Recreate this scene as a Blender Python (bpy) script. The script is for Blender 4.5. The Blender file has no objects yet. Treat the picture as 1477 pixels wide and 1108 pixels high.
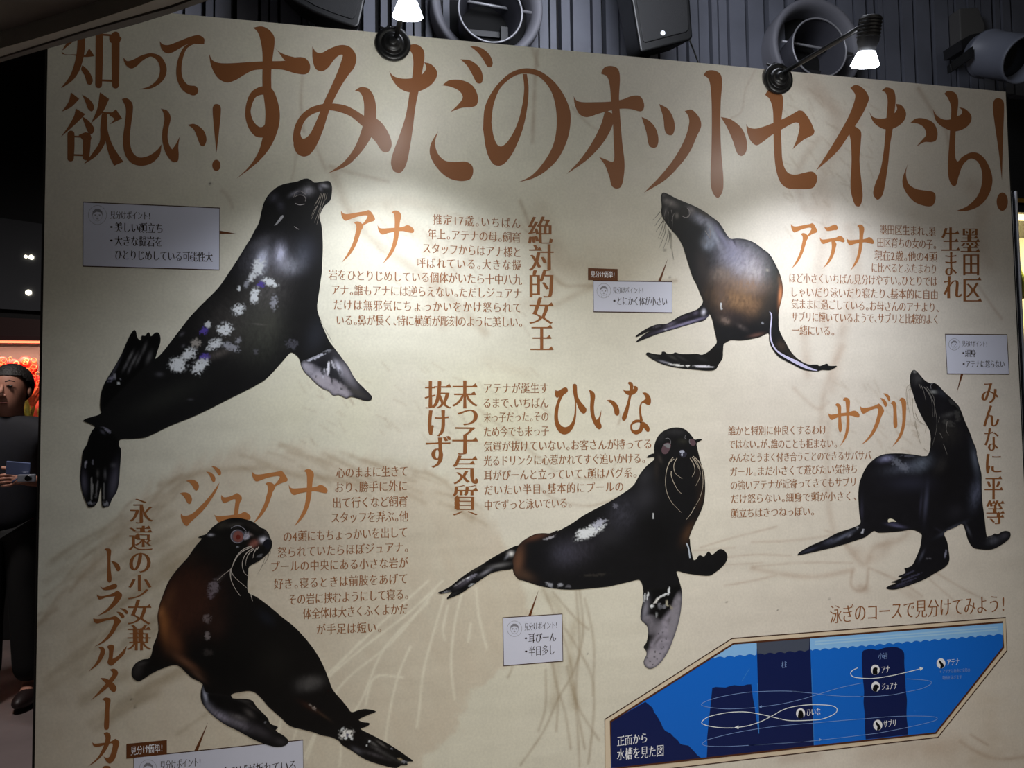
import bpy, bmesh, math, random
import numpy as np
from mathutils import Vector, Matrix
from mathutils.geometry import tessellate_polygon, delaunay_2d_cdt

SC = bpy.context.scene
COL = SC.collection
random.seed(7)

# ------------------------------------------------------------------ camera
F_PX, CX, CY = 1100.0, 738.5, 554.0
D, EYE = 2.0, 1.40
LAY = .0001                                                # step between layers of print
_z = Vector((-.2586, 19.637, -1.0)).normalized()          # world up, seen from the camera
_x = Vector((4.607, .0109, -1.0)); _x = (_x - _z*_x.dot(_z)).normalized()
_y = _z.cross(_x)
M3 = Matrix((_x, _y, _z))                                   # camera axes -> world axes
cam_data = bpy.data.cameras.new('camera')
cam_data.sensor_width = 36.0
cam_data.lens = F_PX/1477*36.0
cam_data.clip_start = .05
cam = bpy.data.objects.new('camera', cam_data); COL.objects.link(cam)
cam.matrix_world = Matrix.Translation((0, -D, EYE)) @ M3.to_4x4()
SC.camera = cam
MN = np.array(M3)
CAMLOC = np.array((0, -D, EYE))

# ------------------------------------------------------------------ world and exposure
world = bpy.data.worlds.new('world'); SC.world = world
world.use_nodes = True
world.node_tree.nodes['Background'].inputs[0].default_value = (1.0, .95, .84, 1)
world.node_tree.nodes['Background'].inputs[1].default_value = .020
SC.view_settings.view_transform = 'Standard'
SC.view_settings.look = 'None'
SC.view_settings.gamma = 1.0
SC.view_settings.use_curve_mapping = False
SC.view_settings.exposure = 0.0
LAMP_W = (46.0, 36.0)                                       # watts of the two clip lamps

def area_light(name, loc, target, size, power, color=(1, 1, 1)):
    d = bpy.data.lights.new(name, 'AREA'); d.size = size; d.energy = power; d.color = color
    o = bpy.data.objects.new(name, d); COL.objects.link(o); o.location = loc
    o.rotation_euler = (Vector(target)-Vector(loc)).to_track_quat('-Z', 'Y').to_euler()
    return o
def spot_light(name, loc, target, angle, power, color=(1, 1, 1), soft=.25):
    d = bpy.data.lights.new(name, 'SPOT'); d.energy = power; d.color = color; d.spot_size = math.radians(angle); d.spot_blend = 1.0; d.shadow_soft_size = soft
    o = bpy.data.objects.new(name, d); COL.objects.link(o); o.location = loc
    o.rotation_euler = (Vector(target)-Vector(loc)).to_track_quat('-Z', 'Y').to_euler()
    return o
# unseen fill lights added behind the viewer: a broad one and a board spot
area_light('hall_fill_light', (2.4, -4.2, 3.75), (1.2, 0, .85), 2.0, 15.0, (1.0, .94, .80))
spot_light('board_fill_spot', (.86, -2.6, 3.75), (.86, 0, -.13), 50.4, 395.0, (1.0, .945, .83))
# unseen fill spot added to brighten the walkway left of the board
spot_light('walkway_fill_spot', (-1.8, 1.2, 3.9), (-1.8, 2.6, 0), 130, 240.0, (1.0, .93, .90))
# unseen fill light added for the slatted wall and vents behind the board
area_light('gallery_fill_light', (1.0, .2, 3.95), (.8, 2.0, 2.65), 1.2, 60.0, (.86, .9, 1.0))

# ------------------------------------------------------------------ pixels of the photo <-> a plane of the place
def rays(px):
    px = np.asarray(px, float).reshape(-1, 2)
    d = np.stack([(px[:, 0]-CX)/F_PX, -(px[:, 1]-CY)/F_PX, -np.ones(len(px))], 1)
    return d @ MN.T
def P(px, y=0.0):
    r = rays(px); t = (y-CAMLOC[1])/r[:, 1]
    return CAMLOC + r*t[:, None]
def PZ(px, z=0.0):
    r = rays(px); t = (z-CAMLOC[2])/r[:, 2]
    return CAMLOC + r*t[:, None]
def P1(x, y, Y=0.0): return Vector(P([(x, y)], Y)[0])
def to_px(w):
    c = (np.asarray(w)-CAMLOC) @ MN
    return np.stack([CX + F_PX*c[:, 0]/-c[:, 2], CY - F_PX*c[:, 1]/-c[:, 2]], 1)

# ------------------------------------------------------------------ materials
def lin(c):
    c = np.asarray(c, float)
    return np.where(c <= .04045, c/12.92, ((c+.055)/1.055)**2.4)
MATS = {}
def mat(name, color, rough=.5, metal=0.0, spec=.5, emit=0.0, noise=0.0, nscale=20.0, bump=0.0, trans=0.0, emit_color=None):
    if name in MATS: return MATS[name]
    m = bpy.data.materials.new(name); m.use_nodes = True
    nt = m.node_tree; b = nt.nodes['Principled BSDF']
    c = tuple(lin(color))+(1,)
    b.inputs['Base Color'].default_value = c
    b.inputs['Roughness'].default_value = rough
    b.inputs['Metallic'].default_value = metal
    b.inputs['Specular IOR Level'].default_value = spec
    b.inputs['Transmission Weight'].default_value = trans
    if emit:
        b.inputs['Emission Color'].default_value = tuple(lin(emit_color or color))+(1,)
        b.inputs['Emission Strength'].default_value = emit
    if noise or bump:
        tc = nt.nodes.new('ShaderNodeTexCoord')
        n = nt.nodes.new('ShaderNodeTexNoise'); n.inputs['Scale'].default_value = nscale; n.inputs['Detail'].default_value = 6
        nt.links.new(tc.outputs['Object'], n.inputs['Vector'])
        if noise:
            r = nt.nodes.new('ShaderNodeValToRGB')
            r.color_ramp.elements[0].position = .3; r.color_ramp.elements[1].position = .7
            r.color_ramp.elements[0].color = tuple(v*(1-noise) for v in c[:3])+(1,)
            r.color_ramp.elements[1].color = tuple(min(1, v*(1+noise)) for v in c[:3])+(1,)
            nt.links.new(n.outputs['Fac'], r.inputs['Fac']); nt.links.new(r.outputs['Color'], b.inputs['Base Color'])
        if bump:
            bp = nt.nodes.new('ShaderNodeBump'); bp.inputs['Strength'].default_value = bump; bp.inputs['Distance'].default_value = .01
            nt.links.new(n.outputs['Fac'], bp.inputs['Height']); nt.links.new(bp.outputs['Normal'], b.inputs['Normal'])
    MATS[name] = m
    return m
def print_mat(name, rough=.42, spec=.35, fine=0.0, fscale=400.0, wave=False):
    """printed ink: the colours of the print are stored per vertex"""
    if name in MATS: return MATS[name]
    m = bpy.data.materials.new(name); m.use_nodes = True
    nt = m.node_tree; b = nt.nodes['Principled BSDF']
    at = nt.nodes.new('ShaderNodeVertexColor'); at.layer_name = 'ink'
    b.inputs['Roughness'].default_value = rough; b.inputs['Specular IOR Level'].default_value = spec
    tc = nt.nodes.new('ShaderNodeTexCoord')
    if fine:
        n = nt.nodes.new('ShaderNodeTexNoise'); n.inputs['Scale'].default_value = fscale; n.inputs['Detail'].default_value = 3
        nt.links.new(tc.outputs['Object'], n.inputs['Vector'])
        mr = nt.nodes.new('ShaderNodeMapRange')
        mr.inputs['From Min'].default_value = .3; mr.inputs['From Max'].default_value = .7
        mr.inputs['To Min'].default_value = 1-fine; mr.inputs['To Max'].default_value = 1+fine
        nt.links.new(n.outputs['Fac'], mr.inputs['Value'])
        mx = nt.nodes.new('ShaderNodeVectorMath'); mx.operation = 'SCALE'
        nt.links.new(at.outputs['Color'], mx.inputs[0]); nt.links.new(mr.outputs['Result'], mx.inputs['Scale'])
        nt.links.new(mx.outputs[0], b.inputs['Base Color'])
    else:
        nt.links.new(at.outputs['Color'], b.inputs['Base Color'])
    MATS[name] = m
    return m

# ------------------------------------------------------------------ objects
def tag(o, label=None, cat=None, group=None, kind=None):
    if label: o['label'] = label
    if cat: o['category'] = cat
    if group: o['group'] = group
    if kind: o['kind'] = kind
    return o
def empty(name, loc, label, cat, group=None):
    o = bpy.data.objects.new(name, None); o.empty_display_size = .1
    COL.objects.link(o); o.location = loc
    return tag(o, label, cat, group)
def link(name, me, m, parent=None, smooth=False):
    o = bpy.data.objects.new(name, me); COL.objects.link(o)
    if m: me.materials.append(m)
    if smooth:
        for p in me.polygons: p.use_smooth = True
    if parent is not None:
        o.parent = parent
        pw = Vector((0, 0, 0)); q = parent
        while q is not None: pw += q.location; q = q.parent
        o.location = -pw                                    # vertices are written in world coordinates
    return o
def rebase(o, loc):
    """move a top-level mesh's origin to loc without moving its shape"""
    o.data.transform(Matrix.Translation(-Vector(loc))); o.location = loc
    return o
def from_bm(name, bm, m, parent=None, smooth=False):
    bmesh.ops.recalc_face_normals(bm, faces=bm.faces)
    me = bpy.data.meshes.new(name); bm.to_mesh(me); bm.free()
    return link(name, me, m, parent, smooth)

# 3-D shapes -------------------------------------------------------
def basis(axis):
    a = Vector(axis).normalized()
    u = a.orthogonal().normalized()
    if abs(a.z) < .95: u = Vector((0, 0, 1)).cross(a).normalized()
    return a, u, a.cross(u)
def add_lathe(bm, base, axis, prof, n=32, close=True):
    """prof: (distance along the axis, radius) pairs"""
    a, u, v = basis(axis); base = Vector(base); rings = []
    for (h, r) in prof:
        rings.append([bm.verts.new(base + a*h + (u*math.cos(t)+v*math.sin(t))*max(r, 1e-5)) for t in [2*math.pi*i/n for i in range(n)]])
    for k in range(len(rings)-1):
        for i in range(n):
            bm.faces.new((rings[k][i], rings[k][(i+1) % n], rings[k+1][(i+1) % n], rings[k+1][i]))
    if close:
        bm.faces.new(rings[0][::-1]); bm.faces.new(rings[-1])
def add_tube(bm, pts, r, n=10, cap=True):
    pts = [Vector(p) for p in pts]; rs = r if isinstance(r, (list, tuple)) else [r]*len(pts); rings = []
    a, u, v = basis(pts[1]-pts[0])
    for i, p in enumerate(pts):
        t = (pts[min(i+1, len(pts)-1)]-pts[max(i-1, 0)]).normalized()
        u = (u - t*u.dot(t)).normalized(); v = t.cross(u)
        rings.append([bm.verts.new(p + (u*math.cos(q)+v*math.sin(q))*rs[i]) for q in [2*math.pi*j/n for j in range(n)]])
    for k in range(len(rings)-1):
        for j in range(n):
            bm.faces.new((rings[k][j], rings[k][(j+1) % n], rings[k+1][(j+1) % n], rings[k+1][j]))
    if cap: bm.faces.new(rings[0][::-1]); bm.faces.new(rings[-1])
def add_box(bm, lo, hi):
    (a, b, c), (d, e, f) = lo, hi
    v = [bm.verts.new(q) for q in ((a, b, c), (d, b, c), (d, e, c), (a, e, c), (a, b, f), (d, b, f), (d, e, f), (a, e, f))]
    for q in ((0, 3, 2, 1), (4, 5, 6, 7), (0, 1, 5, 4), (1, 2, 6, 5), (2, 3, 7, 6), (3, 0, 4, 7)): bm.faces.new([v[i] for i in q])
def add_prism(bm, pts, off):
    """a flat outline (world points) pushed along off"""
    a = [bm.verts.new(Vector(p)) for p in pts]; b = [bm.verts.new(Vector(p)+Vector(off)) for p in pts]; n = len(pts)
    bm.faces.new(a); bm.faces.new(b[::-1])
    for i in range(n): bm.faces.new((a[i], b[i], b[(i+1) % n], a[(i+1) % n]))
def add_ball(bm, c, r, sx=1, sy=1, sz=1, n=12):
    bmesh.ops.create_uvsphere(bm, u_segments=n*2, v_segments=n, radius=1.0, matrix=Matrix.Translation(c) @ Matrix.Diagonal((r*sx, r*sy, r*sz, 1)))
def add_torus(bm, c, axis, R, r, n=48, m=12):
    a, u, v = basis(axis); c = Vector(c); rings = []
    for i in range(n):
        t = 2*math.pi*i/n; d = u*math.cos(t)+v*math.sin(t)
        rings.append([bm.verts.new(c + d*(R+r*math.cos(q)) + a*(r*math.sin(q))) for q in [2*math.pi*j/m for j in range(m)]])
    for i in range(n):
        for j in range(m):
            bm.faces.new((rings[i][j], rings[(i+1) % n][j], rings[(i+1) % n][(j+1) % m], rings[i][(j+1) % m]))
def bevel(bm, w, seg=2):
    bmesh.ops.bevel(bm, geom=list(bm.edges), offset=w, segments=seg, affect='EDGES', profile=.5)

# flat print -------------------------------------------------------
def tile(ox, oy, src, view):
    s = src/view
    return lambda x, y: (ox+x*s, oy+y*s)
T1 = tile(0, 0, 380, 1477); T2 = tile(360, 0, 380, 1477); T3 = tile(720, 0, 380, 1477); T4 = tile(1097, 0, 380, 1477)
PX = tile(0, 0, 1, 1)

def smooth_loop(spec, T=PX, k=6):
    """'x,y x,yc ...': a closed outline, smooth except where a point ends in c (corner)"""
    pts, cor = [], []
    for w in spec.split():
        c = w.endswith('c'); x, y = w.rstrip('c').split(',')
        pts.append(T(float(x), float(y))); cor.append(c)
    p = np.array(pts); n = len(p); out = []
    for i in range(n):
        j = (i+1) % n; h = (i-1) % n; l = (j+1) % n
        d = np.linalg.norm(p[j]-p[i]); d0 = np.linalg.norm(p[i]-p[h]); d1 = np.linalg.norm(p[l]-p[j])
        if d < 1e-9: continue
        ch = p[j]-p[i]
        m0 = ch if cor[i] else (p[j]-p[h])/(d+d0)*d
        m1 = ch if cor[j] else (p[l]-p[i])/(d+d1)*d
        for s in range(k):
            t = s/k
            out.append((2*t**3-3*t*t+1)*p[i]+(t**3-2*t*t+t)*m0+(-2*t**3+3*t*t)*p[j]+(t**3-t*t)*m1)
    return np.array(out)
def straight_loop(spec, T=PX):
    return np.array([T(*map(float, w.rstrip('c').split(','))) for w in spec.split()])
def smooth_path(spec, T=PX, k=6):
    pts = np.array([T(*map(float, w.split(',')[:2])) for w in spec.split()]); n = len(pts); out = []
    for i in range(n-1):
        h = max(i-1, 0); l = min(i+2, n-1)
        m0 = (pts[i+1]-pts[h])/2; m1 = (pts[l]-pts[i])/2
        for s in range(k):
            t = s/k
            out.append((2*t**3-3*t*t+1)*pts[i]+(t**3-2*t*t+t)*m0+(-2*t**3+3*t*t)*pts[i+1]+(t**3-t*t)*m1)
    out.append(pts[-1]); return np.array(out)

class Ink:
    """flat printed shapes, collected in photo pixels, then laid on the board"""
    def __init__(self): self.v, self.f, self.k, self.n, self.cut = [], [], [], 0, [(0, 0)]
    def note(self, n): self.k += [self.n % 24]*n; self.n += 1; self.cut.append((len(self.v), len(self.f))); return self
    def build_each(self, name, m, parent, layer, label=None):
        """every shape an object of its own"""
        for (v0, f0), (v1, f1) in zip(self.cut[:-1], self.cut[1:]):
            k = Ink(); k.v = self.v[v0:v1]; k.f = [tuple(i-v0 for i in t) for t in self.f[f0:f1]]; k.k = self.k[v0:v1]
            o = k.build(name, m, parent, layer, label)
        return o
    def fill(self, loops):
        if isinstance(loops, np.ndarray): loops = [loops]
        tri = tessellate_polygon([[Vector((x, y, 0)) for x, y in l] for l in loops])
        b = len(self.v); allv = np.vstack(loops)
        got = sum(abs(np.cross(allv[t[1]]-allv[t[0]], allv[t[2]]-allv[t[0]])) for t in tri)
        want = abs(sum(area2(l) for l in loops)) if len(loops) == 1 or area2(loops[0])*area2(loops[1]) < 0 else abs(area2(loops[0]))-sum(abs(area2(l)) for l in loops[1:])
        if abs(got-want) > .02*abs(want):                  # an outline that crosses itself: cut it up and keep what it winds round
            ed, o = [], 0
            for l in loops: ed += [(o+i, o+(i+1) % len(l)) for i in range(len(l))]; o += len(l)
            r = delaunay_2d_cdt([Vector(q) for q in allv], ed, [], 0, 1e-6)
            allv = np.array([(v.x, v.y) for v in r[0]]); tri = [tuple(t) for t in r[2]]
            cen = np.array([allv[list(t)].mean(0) for t in tri]); wn = np.zeros(len(cen))
            for l in loops:
                m = np.roll(l, -1, 0)
                for (x0, y0), (x1, y1) in zip(l, m):
                    side = (x1-x0)*(cen[:, 1]-y0)-(cen[:, 0]-x0)*(y1-y0)
                    wn += ((y0 <= cen[:, 1]) & (y1 > cen[:, 1]) & (side > 0)).astype(int)-((y0 > cen[:, 1]) & (y1 <= cen[:, 1]) & (side < 0)).astype(int)
            tri = [t for t, w in zip(tri, wn) if w != 0]
        self.v.extend(map(tuple, allv))
        self.f.extend(tuple(b+i for i in t) for t in tri)
        return self.note(len(self.v)-b)
    def O(self, spec, T=PX): return self.fill(smooth_loop(spec, T))
    def line(self, pts, w, closed=False):
        p = np.asarray(pts, float); n = len(p)
        w = np.broadcast_to(np.asarray(w, float), (n,))
        if closed: t = np.roll(p, -1, 0)-np.roll(p, 1, 0)
        else: t = np.gradient(p, axis=0)
        t /= np.maximum(np.linalg.norm(t, axis=1, keepdims=True), 1e-9)
        nrm = np.stack([-t[:, 1], t[:, 0]], 1)*w[:, None]/2
        b = len(self.v); self.v.extend(map(tuple, p+nrm)); self.v.extend(map(tuple, p-nrm))
        for i in range(n if closed else n-1):
            j = (i+1) % n; self.f.append((b+i, b+j, b+n+j, b+n+i))
        return self.note(2*n)
    def S(self, spec, T=PX, k=5, closed=False, cap=True):
        """brush stroke 'x,y,width ...' (tile units)"""
        a = np.array([list(map(float, w.split(','))) for w in spec.split()])
        s = np.linalg.norm(np.array(T(1, 0))-np.array(T(0, 0)))
        if closed: a = np.vstack([a, a[:1]])
        xy = smooth_path(' '.join('%g,%g' % (q[0], q[1]) for q in a), T, k)
        w = np.interp(np.arange(len(xy))/k, np.arange(len(a)), a[:, 2])*s
        self.line(xy, w)
        if cap and not closed:
            for e in (0, -1): self.disc(xy[e], w[e]/2)
        return self
    def disc(self, c, rx, ry=None, n=20):
        ry = ry or rx
        return self.fill(np.array([(c[0]+rx*math.cos(t), c[1]+ry*math.sin(t)) for t in [2*math.pi*i/n for i in range(n)]]))
    def ring(self, c, rx, ry, w, n=40):
        return self.line([(c[0]+rx*math.cos(t), c[1]+ry*math.sin(t)) for t in [2*math.pi*i/n for i in range(n)]], w, True)
    def build(self, name, m, parent, layer, label=None):
        v = P(np.array(self.v), -LAY*layer); v[:, 1] -= np.array(self.k)*LAY*.04  # overlapping strokes never share a depth
        me = bpy.data.meshes.new(name); me.from_pydata([tuple(q) for q in v], [], self.f); me.update()
        o = link(name, me, m, parent)
        if label: o['label'] = label
        return o

# lettering --------------------------------------------------------
KANJI = lambda c: '\u4e00' <= c <= '\u9fff'
GLYPH = {}
def load_glyphs(chars):
    obs = {}
    for c in sorted(set(chars)):
        if c in GLYPH or c == ' ': continue
        cu = bpy.data.curves.new('lettering', 'FONT'); cu.body = c; cu.size = 1
        o = bpy.data.objects.new('lettering', cu); COL.objects.link(o); obs[c] = o
    dg = bpy.context.evaluated_depsgraph_get()
    for c, o in obs.items():
        oe = o.evaluated_get(dg); cv = oe.to_curve(dg); loops = []
        for s in cv.splines:
            bp = s.bezier_points; n = len(bp); out = []
            for i in range(n):
                a, b = bp[i], bp[(i+1) % n]
                p0, p1, p2, p3 = [np.array(q[:2]) for q in (a.co, a.handle_right, b.co, b.handle_left)]
                p2, p3 = np.array(b.handle_left[:2]), np.array(b.co[:2])
                ln = np.linalg.norm(p3-p0)
                dev = abs(np.cross(p1-p0, p3-p0))+abs(np.cross(p2-p0, p3-p0)) if ln > 1e-6 else 0
                k = 1 if dev < 1e-5 else 4
                for q in range(k):
                    t = q/k
                    out.append((1-t)**3*p0+3*(1-t)**2*t*p1+3*(1-t)*t*t*p2+t**3*p3)
            if len(out) > 2: loops.append(np.array(out))
        oe.to_curve_clear(); GLYPH[c] = loops
    for o in obs.values():
        cu = o.data; bpy.data.objects.remove(o); bpy.data.curves.remove(cu)
def area2(l): return float(np.sum(l[:, 0]*np.roll(l[:, 1], -1)-np.roll(l[:, 0], -1)*l[:, 1]))
MIN = {}
def mincho(c, thin, bold):
    """brush-serif cut of a glyph: thin level strokes, full upright strokes, a wedge at the right end of level strokes"""
    key = (c, thin, bold)
    if key in MIN: return MIN[key]
    loops = GLYPH[c]
    if not loops: MIN[key] = ([], []); return MIN[key]
    big = max(loops, key=lambda l: abs(area2(l))); sgn = 1 if area2(big) > 0 else -1
    res, wedges = [], []
    dense = .88 if len(loops) > 4 else 1.0
    for l in loops:
        e = np.roll(l, -1, 0)-l; ln = np.maximum(np.linalg.norm(e, axis=1, keepdims=True), 1e-9)
        nr = np.stack([e[:, 1], -e[:, 0]], 1)/ln*sgn                # outward normal of each edge
        n = nr+np.roll(nr, 1, 0); n /= np.maximum(np.linalg.norm(n, axis=1, keepdims=True), .35)
        q = l.copy(); q[:, 0] += n[:, 0]*bold*dense; q[:, 1] -= n[:, 1]*thin*(1.25 if KANJI(c) else 1.0)*dense
        res.append(q)
        if KANJI(c):
            m = len(l)
            for i in range(m):
                j = (i+1) % m; h = (i-1) % m; k = (j+1) % m
                if .035 < ln[i, 0] < .1 and nr[i, 0] > .97 and abs(e[h, 0]) > .12 and abs(e[h, 1]) < .02 and abs(e[j, 0]) > .12 and abs(e[j, 1]) < .02:
                    x = max(q[i, 0], q[j, 0]); y0 = min(q[i, 1], q[j, 1]); y1 = max(q[i, 1], q[j, 1])
                    wedges.append(np.array([(x+.018, y0), (x-.065, y1+.085), (x-.19, y1-.004), (x-.19, y0)]))
    MIN[key] = (res, wedges)
    return MIN[key]
def group_loops(loops):
    """outer loops with their holes"""
    ar = [area2(l) for l in loops]
    if not ar: return []
    sgn = 1 if ar[int(np.argmax(np.abs(ar)))] > 0 else -1
    outer = [i for i, a in enumerate(ar) if a*sgn > 0]; g = {i: [loops[i]] for i in outer}
    for i, a in enumerate(ar):
        if a*sgn <= 0:
            p = loops[i][0]; best = None
            for o in outer:
                l = loops[o]
                x, y = p; a0 = l; b0 = np.roll(l, -1, 0)
                c = ((a0[:, 1] > y) != (b0[:, 1] > y)) & (x < (b0[:, 0]-a0[:, 0])*(y-a0[:, 1])/(b0[:, 1]-a0[:, 1]+1e-12)+a0[:, 0])
                if c.sum() % 2 and (best is None or abs(ar[o]) < abs(ar[best])): best = o
            if best is not None: g[best].append(loops[i])
    return list(g.values())
def put_glyph(ink, c, fx, thin, bold):
    if c == ' ': return
    loops, wedges = mincho(c, thin, bold)
    for g in group_loops(loops): ink.fill([fx(l) for l in g])
    for w in wedges: ink.fill(fx(w))
HALF = {'。': .55, '、': .5, '!': .5, '・': .5, '1': .55, '7': .55, '2': .6, '4': .6}
def text_line(ink, s, x0, y0, x1, y1, h, T=PX, thin=.016, bold=.006, maxw=.80):
    """one level line of lettering between two end points (tile units); h = glyph height"""
    (ax, ay), (bx, by) = T(x0, y0), T(x1, y1); hh = (np.array(T(0, h))-np.array(T(0, 0)))[1]
    wts = [HALF.get(c, 1.0) for c in s]; tot = sum(wts); adv = (bx-ax)/tot
    w = min(adv*1.02, hh*maxw); sl = (by-ay)/(bx-ax); cur = 0
    for c, k in zip(s, wts):
        cx = ax+adv*(cur+k/2); cy = ay+sl*(cx-ax); cur += k
        gw = w
        if c in '。、': off = .2
        elif c in '!1724': off = {'!': .136}.get(c, .28)
        else: off = .5
        put_glyph(ink, c, lambda l: np.stack([cx+(l[:, 0]-off)*gw, cy-(l[:, 1]-.36)*hh+sl*(l[:, 0]-off)*gw], 1), thin, bold)
def char_box(ink, c, x0, x1, y0, y1, T=PX, thin=.016, bold=.02):
    """one character fitted into the box its ink fills (tile units)"""
    (ax, ay), (bx, by) = T(x0, y0), T(x1, y1)
    loops, wedges = mincho(c, thin, bold); a = np.vstack(loops+wedges); lo, hi = a.min(0), a.max(0)
    sc = ((bx-ax)/(hi[0]-lo[0]), (by-ay)/(hi[1]-lo[1]))
    put_glyph(ink, c, lambda l: np.stack([ax+(l[:, 0]-lo[0])*sc[0], by-(l[:, 1]-lo[1])*sc[1]], 1), thin, bold)

# printed photographs ----------------------------------------------
def lattice(seed, n=256): return np.random.RandomState(seed).rand(n, n)
_L = [lattice(s) for s in range(6)]
def vnoise(x, y, k=0):
    L = _L[k]; xi = np.floor(x).astype(int); yi = np.floor(y).astype(int); fx = x-xi; fy = y-yi
    fx = fx*fx*(3-2*fx); fy = fy*fy*(3-2*fy); n = L.shape[0]
    g = lambda i, j: L[i % n, j % n]
    return (g(xi, yi)*(1-fx)+g(xi+1, yi)*fx)*(1-fy)+(g(xi, yi+1)*(1-fx)+g(xi+1, yi+1)*fx)*fy
def fbm(x, y, k=0, o=4):
    s = 0; a = .5; t = 0
    for i in range(o): s = s+a*vnoise(x*2**i+13.7*i, y*2**i+7.1*i, (k+i) % 6); t += a; a *= .5
    return s/t
def sstep(a, b, x): t = np.clip((x-a)/(b-a), 0, 1); return t*t*(3-2*t)
def inside(pts, loop):
    x, y = pts[:, 0], pts[:, 1]; c = np.zeros(len(pts), bool); n = len(loop)
    for i in range(n):
        (x0, y0), (x1, y1) = loop[i], loop[(i+1) % n]
        if y0 == y1: continue
        m = (y0 > y) != (y1 > y)
        c ^= m & (x < (x1-x0)*(y-y0)/(y1-y0)+x0)
    return c
def edge_dist(pts, loop):
    d = np.full(len(pts), 1e9); b = np.roll(loop, -1, 0)
    for p, q in zip(loop, b):
        e = q-p; l = max(e @ e, 1e-12)
        t = np.clip(((pts-p) @ e)/l, 0, 1); d = np.minimum(d, np.linalg.norm(pts-p-t[:, None]*e, axis=1))
    return d
def paint(pts, base, blobs, loop=None, rim=None, gain=1.0):
    col = np.tile(lin(base), (len(pts), 1)); x, y = pts[:, 0], pts[:, 1]
    col *= (.85+.3*fbm(x/9, y/9, 1))[:, None]
    for (T, cx, cy, rx, ry, ang, c, s, mode) in blobs:
        px, py = T(cx, cy); sc = np.linalg.norm(np.array(T(1, 0))-np.array(T(0, 0))); rx, ry = rx*sc, ry*sc
        a = math.radians(ang); dx, dy = x-px, y-py
        u = (dx*math.cos(a)+dy*math.sin(a))/rx; v = (-dx*math.sin(a)+dy*math.cos(a))/ry
        r2 = u*u+v*v; w = np.exp(-r2*1.2)
        if mode == 1:                                       # broken, glinting patch
            w = sstep(.42, .62, fbm(u*rx/2.3+3+.3*px, v*ry/1.6+.3*py, 2, 3)*.95+.50*np.exp(-r2*.9)-.17)*sstep(2.6, .8, r2)
        elif mode == 2:                                     # brushed fur sheen
            w = w*(.35+1.35*fbm(u*rx/2.0+.2*px, v*ry/5.0, 3, 3))
        elif mode == 3:                                     # crisp mark
            w = sstep(1.25, .75, r2)
        elif mode == 4:                                     # mottled even patch
            w = sstep(1.7, .75, r2)*(.55+.75*fbm(x/5, y/5, 4, 3))
        w = np.clip(w*s, 0, 1)[:, None]
        col = col*(1-w)+np.minimum(lin(c)*gain, .85)*w
    if rim is not None and loop is not None:
        e = edge_dist(pts, loop); k = (rim*np.exp(-(e/2.2)**2))[:, None]; col = col*(1-k)+.012*k
    return col
def photo(name, loop, base, blobs, parent, layer, step=2.2, rim=.6, gain=1.25, label=None, m=None):
    lo, hi = loop.min(0), loop.max(0)
    gx, gy = np.meshgrid(np.arange(lo[0], hi[0], step), np.arange(lo[1], hi[1], step))
    g = np.stack([gx.ravel(), gy.ravel()], 1); g += (np.random.RandomState(3).rand(*g.shape)-.5)*step*.3
    g = g[inside(g, loop)]; g = g[edge_dist(g, loop) > step*.45]
    n = len(loop); allp = np.vstack([loop, g])
    r = delaunay_2d_cdt([Vector(p) for p in allp], [(i, (i+1) % n) for i in range(n)], [], 1, 1e-5)
    vp = np.array([(v.x, v.y) for v in r[0]]); fc = [tuple(f) for f in r[2]]
    cen = np.array([vp[list(f)].mean(0) for f in fc]); ok = inside(cen, loop)
    fc = [f for f, k in zip(fc, ok) if k]
    col = paint(vp, base, blobs, loop, rim, gain)
    me = bpy.data.meshes.new(name); me.from_pydata([tuple(q) for q in P(vp, -LAY*layer)], [], fc); me.update()
    a = me.color_attributes.new('ink', 'FLOAT_COLOR', 'POINT')
    a.data.foreach_set('color', np.hstack([col, np.ones((len(col), 1))]).astype(np.float32).ravel())
    o = link(name, me, m or print_mat('printed photograph', .42, .30, .10, 900.0), parent)
    if label: o['label'] = label
    return o

# ================================================================== THE SETTING
YF = 4.6                                                    # the far wall left of the board
HT_SLAT = P1(1460, 132, 2.0).z - .02                         # the slatted cladding ends here, dark wall below
xl = P1(120, 40, 2.0).x; xr = P1(1720, 60, 2.0).x
bm = bmesh.new()
add_box(bm, (xl, 2.06, 0), (xr+.6, 2.16, 4.2)); add_box(bm, (xl-.1, 2.0, 0), (xl, YF+.1, 4.2))
wall = from_bm('wall_back', bm, mat('dark wall paint', (.055, .055, .06), .7)); tag(wall, 'dark wall behind the display board', kind='structure')
XF = P1(-900, 400, YF).x
bm = bmesh.new(); add_box(bm, (XF, YF, 0), (xl-.1, YF+.1, 4.2)); tag(from_bm('wall_left', bm, MATS['dark wall paint']), 'dark far wall left of the board', kind='structure')
rs = random.Random(11)
bm = bmesh.new(); x = xl
while x < xr:
    w = rs.choice([.035, .05, .06, .075, .10]); g = rs.choice([.010, .016, .024, .030])
    add_box(bm, (x, 2.0-rs.choice([0, .004, .010]), HT_SLAT), (x+w, 2.058, 4.15)); x += w+g
sl = from_bm('trim_1', bm, mat('grey slat paint', (.40, .41, .45), .55, noise=.18, nscale=3)); tag(sl, 'grey vertical slats cladding the wall above the board', kind='structure')
bm = bmesh.new(); add_box(bm, (XF, -5.2, -.06), (xr+.6, YF+.1, 0))
tag(from_bm('floor', bm, mat('stone floor', (.46, .41, .40), .45, noise=.12, nscale=5, bump=.05)), 'mottled pinkish grey floor', kind='structure')
bm = bmesh.new(); add_box(bm, (XF, -5.2, 4.2), (xr+.6, YF+.1, 4.3))
tag(from_bm('ceiling', bm, mat('dark ceiling paint', (.10, .10, .11), .8)), 'dark ceiling', kind='structure')

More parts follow.
